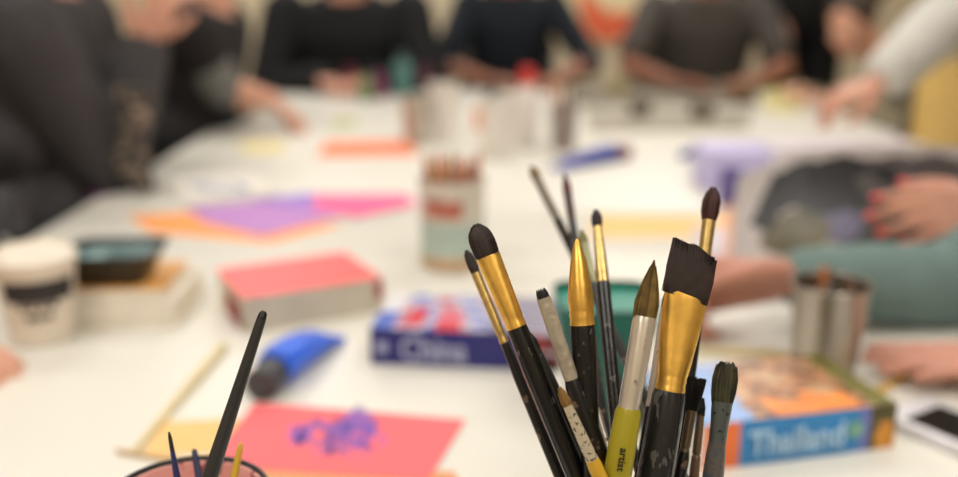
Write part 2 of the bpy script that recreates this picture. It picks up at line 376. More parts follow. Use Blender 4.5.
# writing on olive handle, reading downwards
INK = mat('dark_ink', (40, 36, 14), .6)
vd = (-FW); nn = (n5 if n5.dot(vd) > 0 else -n5)
zax = nn; xax = a5; yax = zax.cross(xax).normalized()
org = T5 + a5*(u5*186) + nn*(13.9*.485/FPX) - yax*.0002
Mt = Matrix((xax, yax, zax)).transposed().to_4x4(); Mt.translation = org
text('artist', .0054, Mt, INK, o5, 'lettering', ext=.0006, off=.00004)
# ---------------------------------------------------------------- wire cup bottom left
WC = V((-.163, .503, .75)); WR = .044; WH = .1465
t = thing('pen_cup', 'pink patterned pen cup with black wire rim at the lower left', 'cup', WC)
bm = BM(); lathe(bm, WC, [(WR-.005, 0), (WR-.001, .003), (WR-.001, WH-.001), (WR-.003, WH-.001), (WR-.003, .115), (.0005, .115)])
obj('body', bm, mat('pink_pattern', (236, 180, 172), .5, scale=60, rgb2=(150, 84, 100), thr=.56), t)
BLK = mat('black_plastic', (22, 22, 24), .4)
bm = BM()
for k in range(34):
    an = 2*PI*k/34; x, y = math.cos(an), math.sin(an)
    rod(bm, WC+V((x*WR, y*WR, .004)), WC+V((x*WR, y*WR, WH)), .0009, seg=6)
    rod(bm, WC+V((x*(WR-.004), y*(WR-.004), WH-.022+.006*math.sin(k*2.3))), WC+V((x*WR, y*WR, WH)), .0011, seg=6)
obj('wire', bm, BLK, t)
bm = BM(); pts = [WC+V((WR*math.cos(2*PI*k/40), WR*math.sin(2*PI*k/40), WH)) for k in range(41)]
poly_tube(bm, pts, .0017, 6); obj('rim', bm, BLK, t)
wj = (WC, WR, WH, .866)
def stick(name, label, cat, tip, low, r0, r1, m, jar, m2=None, tl=.01, group=None):
    T = pc(*tip); L = pc(*low); a = (L-T).normalized(); e = L.copy()
    for _ in range(400):
        q = e+a*.001
        if q.z < jar[3]+.002 or (q.z < jar[0].z+jar[2] and (q.xy-jar[0].xy).length > jar[1]-.009): break
        e = q
    o = thing(name, label, cat, e, group)
    f, g = frame(a); bm = BM()
    P0 = T+a*tl
    rings(bm, [(P0, f*r0, g*r0), (P0+a*.002, f*r0*1.05, g*r0*1.05), (L, f*r1, g*r1), (e, f*r1, g*r1)], 16); obj('shaft', bm, m, o)
    bm = BM(); rings(bm, [(T, f*r0*.45, g*r0*.45), (T+a*tl*.3, f*r0*.85, g*r0*.85), (P0, f*r0, g*r0)], 16); obj('tip', bm, m2 or m, o)
    return o
stick('paint_brush', 'long black brush handle slanting up out of the pen cup', 'paint brush', (264, 311, .50), (210, 477, .50), .0024, .0041, mat('satin_black', (46, 46, 46), .3), wj, mat('black_end', (16, 16, 16), .3), .004)
stick('pencil', 'dark blue pencil standing at the left in the pen cup', 'pencil', (169, 432, .53), (177, 477, .53), .0012, .0019, mat('dark_blue_paint', (40, 46, 92), .35), wj, mat('graphite', (30, 30, 34), .5), .01)
stick('pencil', 'yellow pencil end poking over the pen cup rim', 'pencil', (241, 443, .575), (234, 477, .57), .0018, .0022, mat('yellow_paint', (196, 158, 40), .4), wj, None, .004)
stick('pencil', 'dark navy crayon beside the black handle in the pen cup', 'pencil', (194, 449, .57), (199, 477, .565), .0018, .0022, mat('navy_wax', (44, 46, 78), .5), wj, None, .004)
# ---------------------------------------------------------------- books
PAGES = mat('page_edges', (222, 212, 190), .8, var=.08, scale=20, stretch=(1, 1, 60))
def book(label, origin, ex, L, W, Tk, covermats, cover_idx, spinemats, spine_idx, name='guide_book', nu=60, group=None, cat='book', pagem=None, rnd=.002):
    """origin: bottom corner at spine's left; ex: unit vec along spine; ey = depth away from spine"""
    ez = V((0, 0, 1)); ey = ez.cross(ex).normalized()
    o = thing(name, label, cat, origin+ex*L/2+ey*W/2, group)
    def pt(u, v, z): return origin + ex*(u*L) + ey*(v*W) + ez*z
    bm = BM(); grid(bm, lambda u, v: pt(u, v, Tk), nu, int(nu*.66), cover_idx, thick=-ez*.0012); obj('front_cover', bm, covermats, o, False)
    bm = BM(); prism(bm, [pt(0, 0, 0), pt(1, 0, 0), pt(1, 1, 0), pt(0, 1, 0)], ez*.0012); obj('back_cover', bm, spinemats[0], o, False)
    bm = BM(); grid(bm, lambda u, v: pt(u, -.000-.003*math.sin(PI*v), v*Tk), nu, 16, spine_idx, thick=ey*.001); obj('spine', bm, spinemats, o, False)
    bm = BM(); prism(bm, [pt(.012, .012, .0012), pt(.988, .012, .0012), pt(.988, .975, .0012), pt(.012, .975, .0012)], ez*(Tk-.0024)); obj('pages', bm, pagem or PAGES, o, False)
    return o, pt, ey
def onspine(pt, ex, ey, u, z, sx=.84):
    M = Matrix((ex, V((0, 0, 1)), -ey)).transposed().to_4x4(); p = pt(u, 0, z); M.translation = p - ey*.0030; return M @ Matrix.Diagonal((sx, 1, 1, 1))
# Thailand
A = at(688, 473); B = at(893, 447); ex = (B-A); L = ex.length; ex.normalize()
cm = [mat('temple_sand', (206, 170, 130), .35, scale=70, rgb2=(150, 112, 84), thr=.5), mat('cover_sky_blue', (128, 166, 222), .3), mat('temple_brown', (186, 134, 96), .35, scale=70, rgb2=(120, 82, 60), thr=.5), mat('temple_orange', (240, 140, 60), .35, var=.25, scale=60), mat('cover_green', (112, 108, 50), .35, var=.3, scale=60), mat('cover_cyan', (66, 160, 226), .3)]
def cov(u, v):
    n = .05*math.sin(u*31)+.04*math.sin(v*27+u*17)
    if u < .10 and v < .5: return 5
    if u < .36+.12*(v-.5)+n*.5: return 1
    if v < .30+n and .42 < u < .83: return 3
    if u > .86+n: return 4
    return 2 if (math.sin(u*19+v*9)+math.sin(v*14-u*8)+n*9) > -.5 else 0
sm = [mat('spine_blue', (52, 134, 198), .35), mat('spine_white', (232, 228, 222), .4), mat('spine_orange', (236, 120, 62), .4), mat('spine_photo_dark', (86, 78, 40), .4, var=.4, scale=80), mat('spine_photo_orange', (206, 140, 48), .4, var=.3, scale=80), mat('spine_lilac', (110, 120, 190), .4)]
def spi(u, v):
    if u < .07: return 1
    if u < .235: return 2
    if u > .87: return 4 if (abs(u-.95) < .025+.03*(1-v) and v < .6) else 3
    if u > .82: return 5
    return 0
ob, pt, ey = book('blue guide book with Thailand on its spine and a temple cover', A, ex, L, .128, .044, cm, cov, sm, spi)
LETW = mat('letter_white', (236, 240, 244), .5)
text('Thailand', .034, onspine(pt, ex, ey, .27, .021), mat('letter_pale_blue', (176, 212, 238), .5), ob, 'title', .001, .0004)
bm = BM(); c = pt(.79, -.02, .024); rod(bm, c+ey*.001, c-ey*.0005, .008, seg=24); obj('round_logo', bm, mat('logo_green', (120, 170, 150), .5), ob)
# China
A = at(371, 364); B = at(560, 372); ex = (B-A); L = ex.length; ex.normalize()
cm = [mat('china_grey_lilac', (176, 172, 196), .3, var=.1), mat('china_blue', (80, 110, 200), .3), mat('china_red', (214, 70, 86), .3), mat('china_dark', (60, 58, 80), .3), mat('china_pink', (226, 130, 150), .3), mat('china_white', (220, 220, 228), .3)]
def cov(u, v):
    if u > .62: return 3 if math.sin(v*46+1.5*math.sin(u*9)) > .45 else 0
    a = math.sin(u*23+v*4)+math.sin(u*9-v*21)
    if u < .12: return 1 if v < .45 else 5
    if .16 < u < .27 and .1 < v < .6: return 2
    if .34 < u < .46 and v < .5: return 4 if v > .25 else 2
    if a > 1.0: return 1
    if a < -1.1: return 2
    return 5 if a > .2 else 0
sm = [mat('spine_navy', (42, 44, 118), .4), mat('spine_black', (34, 30, 36), .4), mat('spine_red', (196, 50, 52), .4), mat('spine_silver', (178, 178, 190), .4)]
def spi(u, v):
    if u < .80: return 0
    if v > .93: return 3
    a = math.sin(u*120+v*5)+math.sin(v*17-u*30)
    return 2 if a > .9 else (3 if abs(v-.5) < .07 and u > .87 else 1)
ob, pt, ey = book('navy guide book with China on its spine, colourful cover', A, ex, L, .128, .043, cm, cov, sm, spi)
text('China', .038, onspine(pt, ex, ey, .16, .020), mat('letter_lilac', (168, 170, 206), .5), ob, 'title', .001, .0009)
bm = BM(); box(bm, (0, 0, 0), (.014, .002, .012), M=onspine(pt, ex, ey, .065, .022) @ Matrix.Rotation(PI/2, 4, 'X')); obj('small_logo', bm, mat('letter_lilac', (1, 1, 1)), ob, False)
text('W', .014, onspine(pt, ex, ey, .875, .034), mat('letter_red', (224, 80, 84), .5), ob, 'lettering', .001, .0003)
# coral book stack
RED = mat('coral_cover', (246, 104, 106), .45, var=.02)
A = V((-.285, 1.15, .75)); ex = V((math.cos(.49), math.sin(.49), 0))
ob, pt, ey = book('thick book with plain coral cover lying behind the blue paint tube', A, ex, .182, .14, .046, [RED], lambda u, v: 0, [mat('grey_back_cover', (196, 188, 174), .5), mat('maroon_spot', (150, 60, 66), .5)], lambda u, v: 1 if (u > .93 and .35 < v < .95) else 0, name='coral_book')
bm = BM(); prism(bm, [pt(-.012, .15, .002), pt(-.002, .15, .002), pt(-.002, .6, .002), pt(-.012, .6, .002)], V((0, 0, .03))); obj('maroon_ribbon', bm, mat('maroon_spot', (1, 1, 1)), ob, False)
# left stack
A = at(58, 329); ex = V((1, .04, 0)).normalized()
ob, pt, ey = book('white paperback lying flat behind the coffee cup, lower book of the pair', A, ex, .145, .16, .034, [mat('white_cover', (226, 218, 204), .5)], lambda u, v: 0, [mat('white_cover', (1, 1, 1))], lambda u, v: 0, name='paperback_book')
ob, pt2, ey = book('paperback with orange cover, upper book under the dark paint tray', A+V((.006, .008, .0342)), ex, .125, .13, .012, [mat('orange_cover', (236, 172, 92), .5)], lambda u, v: 0, [mat('white_cover', (1, 1, 1))], lambda u, v: 0, name='paperback_book')
# dark tray on top
c = pt2(.41, .42, .012); t = thing('paint_tray', 'dark rectangular paint tray with teal inside, on the left paperbacks', 'tray', c)
ez = V((0, 0, 1)); exx, eyy = ex, ey
def rect(z, hx, hy): return (c + ez*z, exx*hx, eyy*hy)
bm = BM(); rings(bm, [rect(0.0002, .042, .036), rect(.040, .060, .052), rect(.042, .062, .054), rect(.040, .057, .049), rect(.030, .052, .044)], 32, sq=6)
obj('shell', bm, mat('dark_olive_black', (46, 42, 36), .35), t)
bm = BM(); rings(bm, [rect(.031, .051, .043), rect(.034, .052, .044)], 32, sq=6); obj('paint', bm, mat('teal_grey_paint', (70, 104, 108), .3, scale=30, rgb2=(140, 170, 170), thr=.55), t)
# coffee cup at left
c = at(32, 346); c.y += .03
t = thing('coffee_cup', 'white paper coffee cup with black print at the left edge', 'cup', c)
bm = BM(); lathe(bm, c, cup_prof(.037, .047, .100)); PW = mat('paper_white', (228, 216, 200), .55, var=.02); obj('cup_wall', bm, PW, t)
bm = BM(); lathe(bm, c, [(.046, .098), (.0495, .099), (.0495, .104), (.046, .106), (.042, .112), (.0395, .113), (.038, .108), (.0005, .107)]); obj('lid', bm, mat('lid_white', (235, 226, 212), .4), t)
PRB = mat('print_black', (46, 42, 42), .6)
def band(an0, an1, z0, z1):
    bm = BM(); n = 14
    def fn(u, v):
        an = an0+(an1-an0)*u; z = z0+(z1-z0)*v; r = .037+.010*z/.100+.0006; return c+V((r*math.cos(an), r*math.sin(an), z))
    grid(bm, fn, n, 2, lambda u, v: 0); return bm
rB = math.atan2(-c.y, -c.x)
bm = band(rB-.95, rB+1.05, .056, .082); obj('print_band', bm, PRB, t)
for k, (a0, a1, z0, z1) in enumerate([(-.55, -.35, .048, .056), (-.28, -.08, .048, .056), (0, .2, .048, .056), (.27, .5, .048, .056), (-.4, .1, .034, .042), (.15, .35, .034, .042)]):
    obj('print_mark', band(rB+a0, rB+a1, z0, z1), mat('print_grey', (96, 84, 80), .6), t)
# ---------------------------------------------------------------- papers
def sheet(label, pxs, m, z=.7502, th=.0006, name='paper_sheet', cat='paper', group=None, parent=None):
    ps = [at(x, y, z) for x, y in pxs]; bm = BM(); c = sum(ps, V())/len(ps)
    prism(bm, [p-c for p in ps], V((0, 0, th))); o = obj(name, bm, m, None, False); o.location = c
    return tag(o, label, cat, group)
def paper_at(label, cx, cy, wdt, dep, rot, m, z=.7502, th=.0006, **k):
    c = at(cx, cy, z); bm = BM(); box(bm, (0, 0, th/2), (wdt, dep, th), rz=rot); o = obj('paper_sheet', bm, m, None, False); o.location = c
    return tag(o, label, 'paper', k.get('group'))
TAN = mat('tan_paper', (236, 196, 130), .7, var=.02)
CORAL = mat('coral_paper', (246, 114, 120), .7, var=.015)
KRAFT = mat('kraft_paper', (220, 156, 112), .7, var=.03)
sheet('small tan card lying under the coral drawing sheet', [(165, 422), (262, 418), (268, 452), (140, 456)], TAN, .7502)
sheet('kraft brown sheet peeking out below the coral drawing', [(200, 463), (455, 472), (470, 520), (180, 520)], KRAFT, .7510)
ws = sheet('coral sheet with purple-blue scribble beside the blue tube', [(255, 403), (465, 420), (428, 480), (205, 466)], CORAL, .7518)
def scribble(o, pts, m, z, r=.0012, name='scribble'):
    bm = BM(); P = [at(x, y, z) for x, y in pts]; Q = []
    for i in range(len(P)-1):
        for k in range(4): Q.append(P[i].lerp(P[i+1], k/4))
    for p, q in zip(Q, Q[1:]+[P[-1]]):
        d = (q-p)
        if d.length < 1e-5: continue
        n = V((-d.y, d.x, 0)).normalized()*r
        prism(bm, [p-n, q-n, q+n, p+n], V((0, 0, .0002)))
    ob = obj(name, bm, m, None, False); ob.parent = o; ob.matrix_parent_inverse = Matrix.Translation(-o.location); return ob
PUR = mat('purple_blue_ink', (128, 96, 190), .6); PUR2 = mat('lilac_ink', (214, 108, 150), .6)
random.seed(3)
pts = [(318+random.uniform(-1, 1)+k*1.0, 424+13*math.sin(k*1.3)*(.35+.65*math.sin(k/62*PI))+random.uniform(-2, 2)+6*math.sin(k*.11)) for k in range(0, 62)]
scribble(ws, pts, PUR, .75245, .0010)
for q, (cx, cy, rx, ry, r) in enumerate([(300, 434, 14, 11, .0007), (345, 434, 26, 14, .0007), (364, 438, 24, 14, .0007), (330, 446, 28, 10, .0006)]):
    scribble(ws, [(cx+rx*math.cos(k*1.9+q)*(.5+.5*math.sin(k*.7+q)), cy+ry*math.sin(k*1.7+2*q)) for k in range(22)], PUR if q % 2 else mat('violet_ink', (118, 96, 206), .6), .75247+.00001*q, r)
scribble(ws, [(288, 430), (296, 437), (300, 444), (306, 434), (312, 424), (318, 418), (312, 430), (300, 446)], PUR, .75245, .0016)
scribble(ws, [(336, 426), (350, 420), (368, 424), (372, 436), (356, 446), (342, 440), (352, 430), (366, 432), (388, 438)], mat('violet_ink', (118, 96, 206), .6), .7525, .0012)
scribble(ws, [(322, 440), (328, 452), (324, 456), (336, 446), (350, 456), (362, 460), (372, 452)], PUR2, .75245, .0014)
# far coloured sheets
ORP = mat('orange_paper', (252, 164, 96), .7); PURP = mat('purple_paper', (190, 138, 204), .7); PINK = mat('pink_paper', (246, 110, 160), .7); LIL = mat('blue_violet_paper', (160, 130, 214), .7)
sheet('orange sheet at the front of the overlapping coloured papers', [(128, 216), (190, 212), (345, 224), (270, 243), (150, 232)], ORP, .7502)
sheet('purple sheet in the middle of the overlapping coloured papers', [(185, 208), (262, 200), (356, 212), (262, 236), (205, 222)], PURP, .7512)
sheet('violet blue sheet behind the purple paper', [(250, 200), (312, 193), (350, 196), (345, 213), (300, 207)], LIL, .7522)
sheet('pink magenta sheet at the right of the coloured papers', [(316, 194), (405, 194), (418, 204), (356, 217), (312, 208)], PINK, .7532)
wb = sheet('white sheet with blurred blue drawing behind the coloured papers', [(160, 182), (250, 174), (280, 192), (190, 204)], mat('sheet_white', (236, 232, 222), .6), .7542)
scribble(wb, [(188, 184), (215, 186), (235, 184), (248, 190), (230, 192), (210, 190), (196, 188)], mat('blue_ink', (104, 124, 190), .6), .7550, .008)
sheet('small purple note at the left edge of the far table', [(84, 186), (112, 184), (116, 194), (90, 198)], mat('purple_note', (168, 92, 160), .7), .7502)
sheet('bright orange sheet lying left of the pencil jar', [(325, 142), (414, 141), (416, 155), (318, 157)], mat('vivid_orange_paper', (250, 130, 84), .7), .7502)
sheet('pale yellow note near the hand of the person in black', [(236, 143), (286, 141), (282, 152), (246, 153)], mat('pale_yellow', (226, 214, 150), .7), .7502)
sheet('tan envelope lying across the table behind the brushes', [(592, 215), (742, 217), (745, 237), (590, 238)], mat('envelope_tan', (240, 200, 134), .7), .7502)
sheet('blank white sheet lying in front of the tan envelope', [(588, 254), (722, 257), (700, 300), (584, 296)], mat('sheet_white', (1, 1, 1)), .7502)
sheet('pale yellow sheet at the far right beside the reaching hand', [(765, 86), (808, 86), (800, 114), (762, 112)], mat('yellow_sheet', (200, 190, 130), .7), .7502)
# ---------------------------------------------------------------- blue paint tube
def paint_tube(label, p_cap, p_end, r, mb, mc, name='paint_tube'):
    P = at(*p_cap, .75); Q = at(*p_end, .75); d = (Q-P).normalized(); s = V((0, 0, 1)).cross(d); z = V((0, 0, 1)); Ln = (Q-P).length
    t = thing(name, label, 'paint tube', (P+Q)/2)
    bm = BM(); P1 = P+d*Ln*.19
    prof = [(0, .55*r, .55*r), (.004, .95*r, .95*r), (.02, r, r), (Ln*.35, r*1.1, r*.85), (Ln*.6, r*1.2, r*.6), (Ln*.76, r*1.3, r*.22), (Ln*.80, r*1.3, r*.2)]
    rings(bm, [(P1+d*a+z*(b2+.0003), s*a2, z*b2) for a, a2, b2 in prof], 28); obj('tube_body', bm, mb, t)
    bm = BM()
    rc = r*.8; rings(bm, [(P+z*rc, s*rc*.9, z*rc*.9), (P+d*.002+z*rc, s*rc, z*rc), (P+d*(Ln*.19-.002)+z*rc*1.05, s*rc*1.05, z*rc*1.05), (P1+z*rc, s*rc*.6, z*rc*.6)], 28); obj('cap', bm, mc, t)
    return t, P1, d, s, Ln
t, P1, d, s, Ln = paint_tube('blue paint tube with dark grey cap lying above the coral sheet', (260, 402), (325, 340), .022, mat('tube_blue', (46, 104, 232), .35, var=.15, scale=20), mat('cap_charcoal', (66, 66, 72), .4))
bm = BM()
for k in range(3):
    c = P1+d*(.018+.012*k)+V((0, 0, .037-.004*k)); box(bm, (0, 0, 0), (.0035, .016-.004*k, .0008), M=Matrix.Translation(c) @ Matrix((d, s, V((0, 0, 1)))).transposed().to_4x4())
obj('label_print', bm, mat('tube_pale_blue', (150, 180, 244), .5), t, False)
# lying brushes
def lying(label, a, b, r0, r1, m, mtip, name='paint_brush', cat='paint brush', tl=.03, group=None, z=.75):
    P = at(*a, z); Q = at(*b, z); d = (Q-P).normalized(); P.z += r0; Q.z += r1
    d = (Q-P).normalized(); o = thing(name, label, cat, (P+Q)/2, group); f, g = frame(d)
    bm = BM(); rings(bm, [(P+d*tl, f*r0, g*r0), (P+d*(tl+.05), f*r0*1.1, g*r0*1.1), (Q, f*r1, g*r1)], 14); obj('handle', bm, m, o)
    bm = BM(); rings(bm, [(P, f*r0*.5, g*r0*.5), (P+d*tl*.3, f*r0*1.0, g*r0*.9), (P+d*tl, f*r0*1.0, g*r0)], 14); obj('bristles' if name == 'paint_brush' else 'tip', bm, mtip, o)
    return o
CREAMW = mat('pale_wood', (222, 206, 160), .5); 
lying('pale wooden brush lying diagonally on the bare white table', (226, 348), (132, 456), .0055, .0028, CREAMW, mat('cream_hair', (206, 192, 140), .7))
lying('thin tan stick lying left of the pen cup rim', (116, 453), (178, 463), .0025, .0025, mat('tan_wood', (206, 172, 124), .5), mat('tan_wood', (1, 1, 1)), name='wooden_stick', cat='stick', tl=.01)
lying('ochre pencil lying between the Thailand guide and the right hand', (912, 374), (866, 402), .0038, .0036, mat('ochre_pencil', (206, 160, 72), .5), mat('tan_wood', (1, 1, 1)), name='pencil', cat='pencil', tl=.012)
lying('pale yellow brush lying behind the Thailand guide', (696, 353), (800, 359), .0038, .0036, mat('pale_ochre', (214, 190, 130), .5), mat('cream_hair', (1, 1, 1)))
lying('orange pencil propped in the hand with teal sleeve', (730, 205), (727, 262), .004, .004, mat('orange_pencil', (244, 160, 100), .5), mat('tan_wood', (1, 1, 1)), name='pencil', cat='pencil', tl=.012)
# phone
PH = [at(918, 436), at(990, 466), at(1020, 448), at(950, 420)]
c = sum(PH, V())/4; ex = (PH[1]-PH[0]).normalized(); ey = V((0, 0, 1)).cross(ex)
t = thing('phone', 'smartphone with white edge and black screen at the right edge', 'phone', c)
Mp = Matrix((ex, ey, V((0, 0, 1)))).transposed().to_4x4(); Mp.translation = c
bm = BM(); box(bm, (0, 0, .0055), (.145, .076, .011), bev=.002, M=Mp); obj('body', bm, mat('phone_silver', (214, 212, 218), .35), t)
bm = BM(); box(bm, (0, 0, .0113), (.100, .056, .0006), M=Mp); obj('screen', bm, mat('phone_glass', (18, 18, 22), .1), t, False)
# teal box behind brushes
c = at(610, 437); c = V((c.x-.004, c.y+.04, .75))
t = thing('plastic_pot', 'tall teal plastic pot standing behind the front brushes', 'pot', c)
TEAL = mat('teal_plastic', (8, 92, 80), .35, var=.05)
bm = BM(); exx = V((1, 0, 0)); eyy = V((0, 1, 0))
rings(bm, [(c+V((0, 0, z)), exx*h, eyy*h) for z, h in ((0, .026), (.004, .030), (.105, .045), (.106, .047), (.109, .047), (.110, .0455), (.127, .0475), (.129, .049), (.129, .046), (.11, .0435), (.006, .028))], 40, sq=5)
obj('body', bm, TEAL, t)
bm = BM()
for z in (.114, .120):
    rings(bm, [(c+V((0, 0, z)), exx*.0474, eyy*.0474), (c+V((0, 0, z+.0012)), exx*.0476, eyy*.0476)], 40, sq=5)
obj('rim_line', bm, mat('pale_teal_line', (44, 136, 120), .4), t)
# ---------------------------------------------------------------- cups and jars
def jar_thing(label, px, py, rb, rt, h, m, name='plastic_cup', cat='cup', group=None):
    c = at(px, py); c = V((c.x, c.y+rb, .75)); t = thing(name, label, cat, c, group)
    bm = BM(); lathe(bm, c, cup_prof(rb, rt, h)); obj('body', bm, m, t); return t, c
STEEL = mat('reflection_streak_steel', (176, 168, 158), .28, .9, var=.25, scale=14, stretch=(8, 8, .2))  # upright streaks paint the tumbler's fluted reflections into the metal colour
t, c = jar_thing('silver metal tumbler full of brushes behind the Thailand guide', 833, 386, .033, .041, .105, STEEL, 'metal_tumbler')
bm = BM(); pts = [c+V((.0415*math.cos(2*PI*k/40), .0415*math.sin(2*PI*k/40), .105)) for k in range(41)]; poly_tube(bm, pts, .0014, 6); obj('rim', bm, STEEL, t)
for k, (dx, dy, l, col, nm) in enumerate([(-.02, .01, .112, (60, 50, 44), 'black'), (.0, .02, .115, (190, 120, 70), 'orange brown'), (.02, 0, .11, (54, 60, 56), 'dark green'), (.012, -.012, .109, (120, 84, 60), 'brown'), (-.008, -.016, .108, (70, 66, 62), 'charcoal')]):
    b = c+V((dx*.6, dy*.6, .006)); e = c+V((dx*1.3, dy*1.3, l)); bm = BM(); rod(bm, V((0, 0, 0)), e-b, .004, .0045)
    o = obj('paint_brush', bm, mat('tumbler_brush_'+nm.replace(' ', '_'), col, .5)); o.location = b
    tag(o, nm+' brush end just showing above the silver tumbler rim', 'paint brush', 'brushes in the silver tumbler')
# pencil jar
GLASS = mat('clear_glass', (226, 234, 230), .05, 0, var=.01, trans=.9)
c = at(452, 272); c = V((c.x, c.y+.04, .75))
t = thing('pencil_jar', 'tall glass jar with red label and grey green water, coloured pencils on top', 'jar', c)
bm = BM(); lathe(bm, c, cup_prof(.047, .0495, .135)); obj('glass_wall', bm, mat('tinted_glass', (216, 210, 198), .15, var=.04, trans=.15), t)
bm = BM(); lathe(bm, c, [(.0480, .022), (.0490, .072), (.0488, .0725), (.0465, .0715), (.0462, .022)]); obj('filling', bm, mat('grey_green_water', (172, 188, 180), .4, var=.08), t)
bm = BM(); lathe(bm, c, [(.0474, .004), (.0482, .020), (.0460, .0205), (.0458, .004)]); obj('foot', bm, mat('brown_foot', (196, 160, 120), .5, var=.2), t)
bm = BM(); rB = math.atan2(-c.y, -c.x)
grid(bm, lambda u, v: c+V(((.0496+.0012*v)*math.cos(rB-.9+1.2*u), (.0496+.0012*v)*math.sin(rB-.9+1.2*u), .082+.026*v)), 12, 4, lambda u, v: 0); obj('label_band', bm, mat('label_brown_red', (176, 96, 80), .5, scale=60, rgb2=(210, 150, 130), thr=.55), t)
random.seed(5)
cols = [((178, 52, 70), 'crimson'), ((214, 170, 60), 'yellow'), ((150, 40, 60), 'dark red'), ((232, 140, 60), 'orange'), ((120, 130, 60), 'olive green'), ((196, 60, 80), 'rose red'), ((226, 150, 50), 'amber'), ((120, 60, 90), 'plum'), ((210, 120, 60), 'rust orange')]
for k, (col, nm) in enumerate(cols):
    f = k/(len(cols)-1)*2-1; dy = .022*(-1)**k*(1-abs(f)*.7)
    b = c+V((f*.028, dy*.5, .078)); e = c+V((f*.041, dy, .166+random.uniform(-.006, .008)))
    o = thing('colouring_pencil', '%s colouring pencil standing in the tall labelled jar' % nm, 'pencil', b, 'coloured pencils in the tall jar')
    d = (e-b); m = mat('pencil_'+nm.replace(' ', '_'), col, .45)
    bm = BM(); rod(bm, b, b+d*.86, .0042, seg=6); obj('shaft', bm, m, o, False)
    bm = BM(); rod(bm, b+d*.86, e, .0042, .0008, seg=12); obj('sharpened_tip', bm, m, o)
# cluster behind
WP = mat('white_plastic', (226, 220, 212), .45, var=.03); CLP = mat('cloudy_plastic', (208, 202, 190), .3, var=.05, trans=.3)
jar_thing('cloudy plastic cup, left of the far cup pair behind the pencil jar', 415, 146, .030, .038, .12, CLP, group='cups in the middle of the table')
jar_thing('whitish plastic cup directly behind the pencil jar', 443, 143, .032, .040, .15, WP, group='cups in the middle of the table')
jar_thing('wide white plastic tub beside the red capped bottle', 498, 161, .036, .042, .14, WP, name='plastic_tub', cat='tub')
t, c = jar_thing('slim cloudy jar holding brushes, right of the red capped bottle', 564, 152, .030, .036, .11, mat('grey_jar', (170, 156, 148), .3, var=.1, trans=.3), name='plastic_jar', cat='jar')
for k, (dx, col, nm) in enumerate([(-.018, (206, 150, 110), 'peach'), (.0, (150, 100, 70), 'brown'), (.016, (110, 96, 80), 'grey brown')]):
    b = c+V((dx*.5, 0, .006)); bm = BM(); rod(bm, V((0, 0, 0)), V((dx, .01, .16)), .005, .007)
    o = obj('paint_brush', bm, mat('far_brush_'+nm.replace(' ', '_'), col, .5)); o.location = b
    tag(o, '%s brush standing in the slim cloudy jar' % nm, 'paint brush', 'brushes in the slim cloudy jar')
c = at(527, 150); c = V((c.x, c.y+.03, .75)); t = thing('paint_bottle', 'white paint bottle with red cap in the middle of the table', 'bottle', c)
bm = BM(); lathe(bm, c, [(.024, 0), (.028, .004), (.028, .13), (.022, .15), (.012, .158), (.012, .165), (.0005, .166)]); obj('body', bm, WP, t)
bm = BM(); lathe(bm, c, [(.019, .160), (.019, .195), (.016, .2), (.0005, .2)]); obj('cap', bm, mat('cap_red', (206, 60, 56), .4), t)
c = at(480, 130); c = V((c.x, c.y+.02, .75)); t = thing('paint_bottle', 'small peach orange paint bottle left of the white tub', 'bottle', c)
bm = BM(); lathe(bm, c, [(.016, 0), (.018, .003), (.018, .05), (.01, .06), (.0005, .061)]); obj('body', bm, mat('peach_plastic', (240, 160, 120), .4), t)
bm = BM(); lathe(bm, c, [(.011, .058), (.011, .075), (.0005, .076)]); obj('cap', bm, WP, t)
def marker(label, p, q, r, m, mc, name='marker_pen', cat='marker', z=.75):
    P = at(*p, z); Q = at(*q, z); P.z += r+.0002; Q.z += r+.0002; d = Q-P; o = thing(name, label, cat, (P+Q)/2)
    bm = BM(); rod(bm, P+d*.3, Q, r, r*.9, 16); obj('barrel', bm, m, o)
    bm = BM(); rod(bm, P, P+d*.32, r*.9, r*1.12, 16); obj('cap', bm, mc, o); return o
NB = mat('royal_blue', (52, 66, 160), .4)
paint_tube('royal blue paint tube with dark red cap behind the rear brushes', (628, 158), (556, 170), .020, NB, mat('cap_wine', (130, 50, 70), .4))
marker('short blue marker lying near the lilac box', (682, 160), (700, 152), .010, NB, NB)
marker('green marker lying at the far end of the table', (488, 98), (505, 88), .010, mat('marker_green', (90, 130, 70), .4), mat('marker_blue_cap', (50, 60, 90), .4))
def bottle(label, px, py, r, h, m, mc):
    c = at(px, py); c = V((c.x, c.y+r, .75)); t = thing('paint_bottle', label, 'bottle', c, 'small paint bottles at the far left')
    bm = BM(); lathe(bm, c, [(r*.9, 0), (r, .004), (r, h*.72), (r*.5, h*.82), (.0005, h*.825)]); obj('body', bm, m, t)
    bm = BM(); lathe(bm, c, [(r*.6, h*.8), (r*.6, h), (.0005, h)]); obj('cap', bm, mc, t)
bottle('teal paint bottle at the far left end of the table', 402, 97, .033, .15, mat('bottle_teal', (84, 128, 124), .4), mat('bottle_teal_dark', (70, 90, 88), .4))
bottle('dark red paint bottle at the far left end of the table', 350, 96, .026, .10, mat('bottle_wine', (110, 44, 56), .4), mat('bottle_wine', (1, 1, 1)))
bottle('magenta paint bottle at the far left end of the table', 379, 99, .022, .09, mat('bottle_magenta', (130, 56, 100), .4), mat('bottle_magenta', (1, 1, 1)))
bottle('green paint bottle at the far left end of the table', 366, 101, .024, .085, mat('bottle_green', (110, 134, 90), .4), mat('bottle_green', (1, 1, 1)))
bottle('wine coloured paint bottle between the far cups', 425, 92, .024, .09, mat('bottle_plum', (110, 60, 76), .4), mat('bottle_plum', (1, 1, 1)))
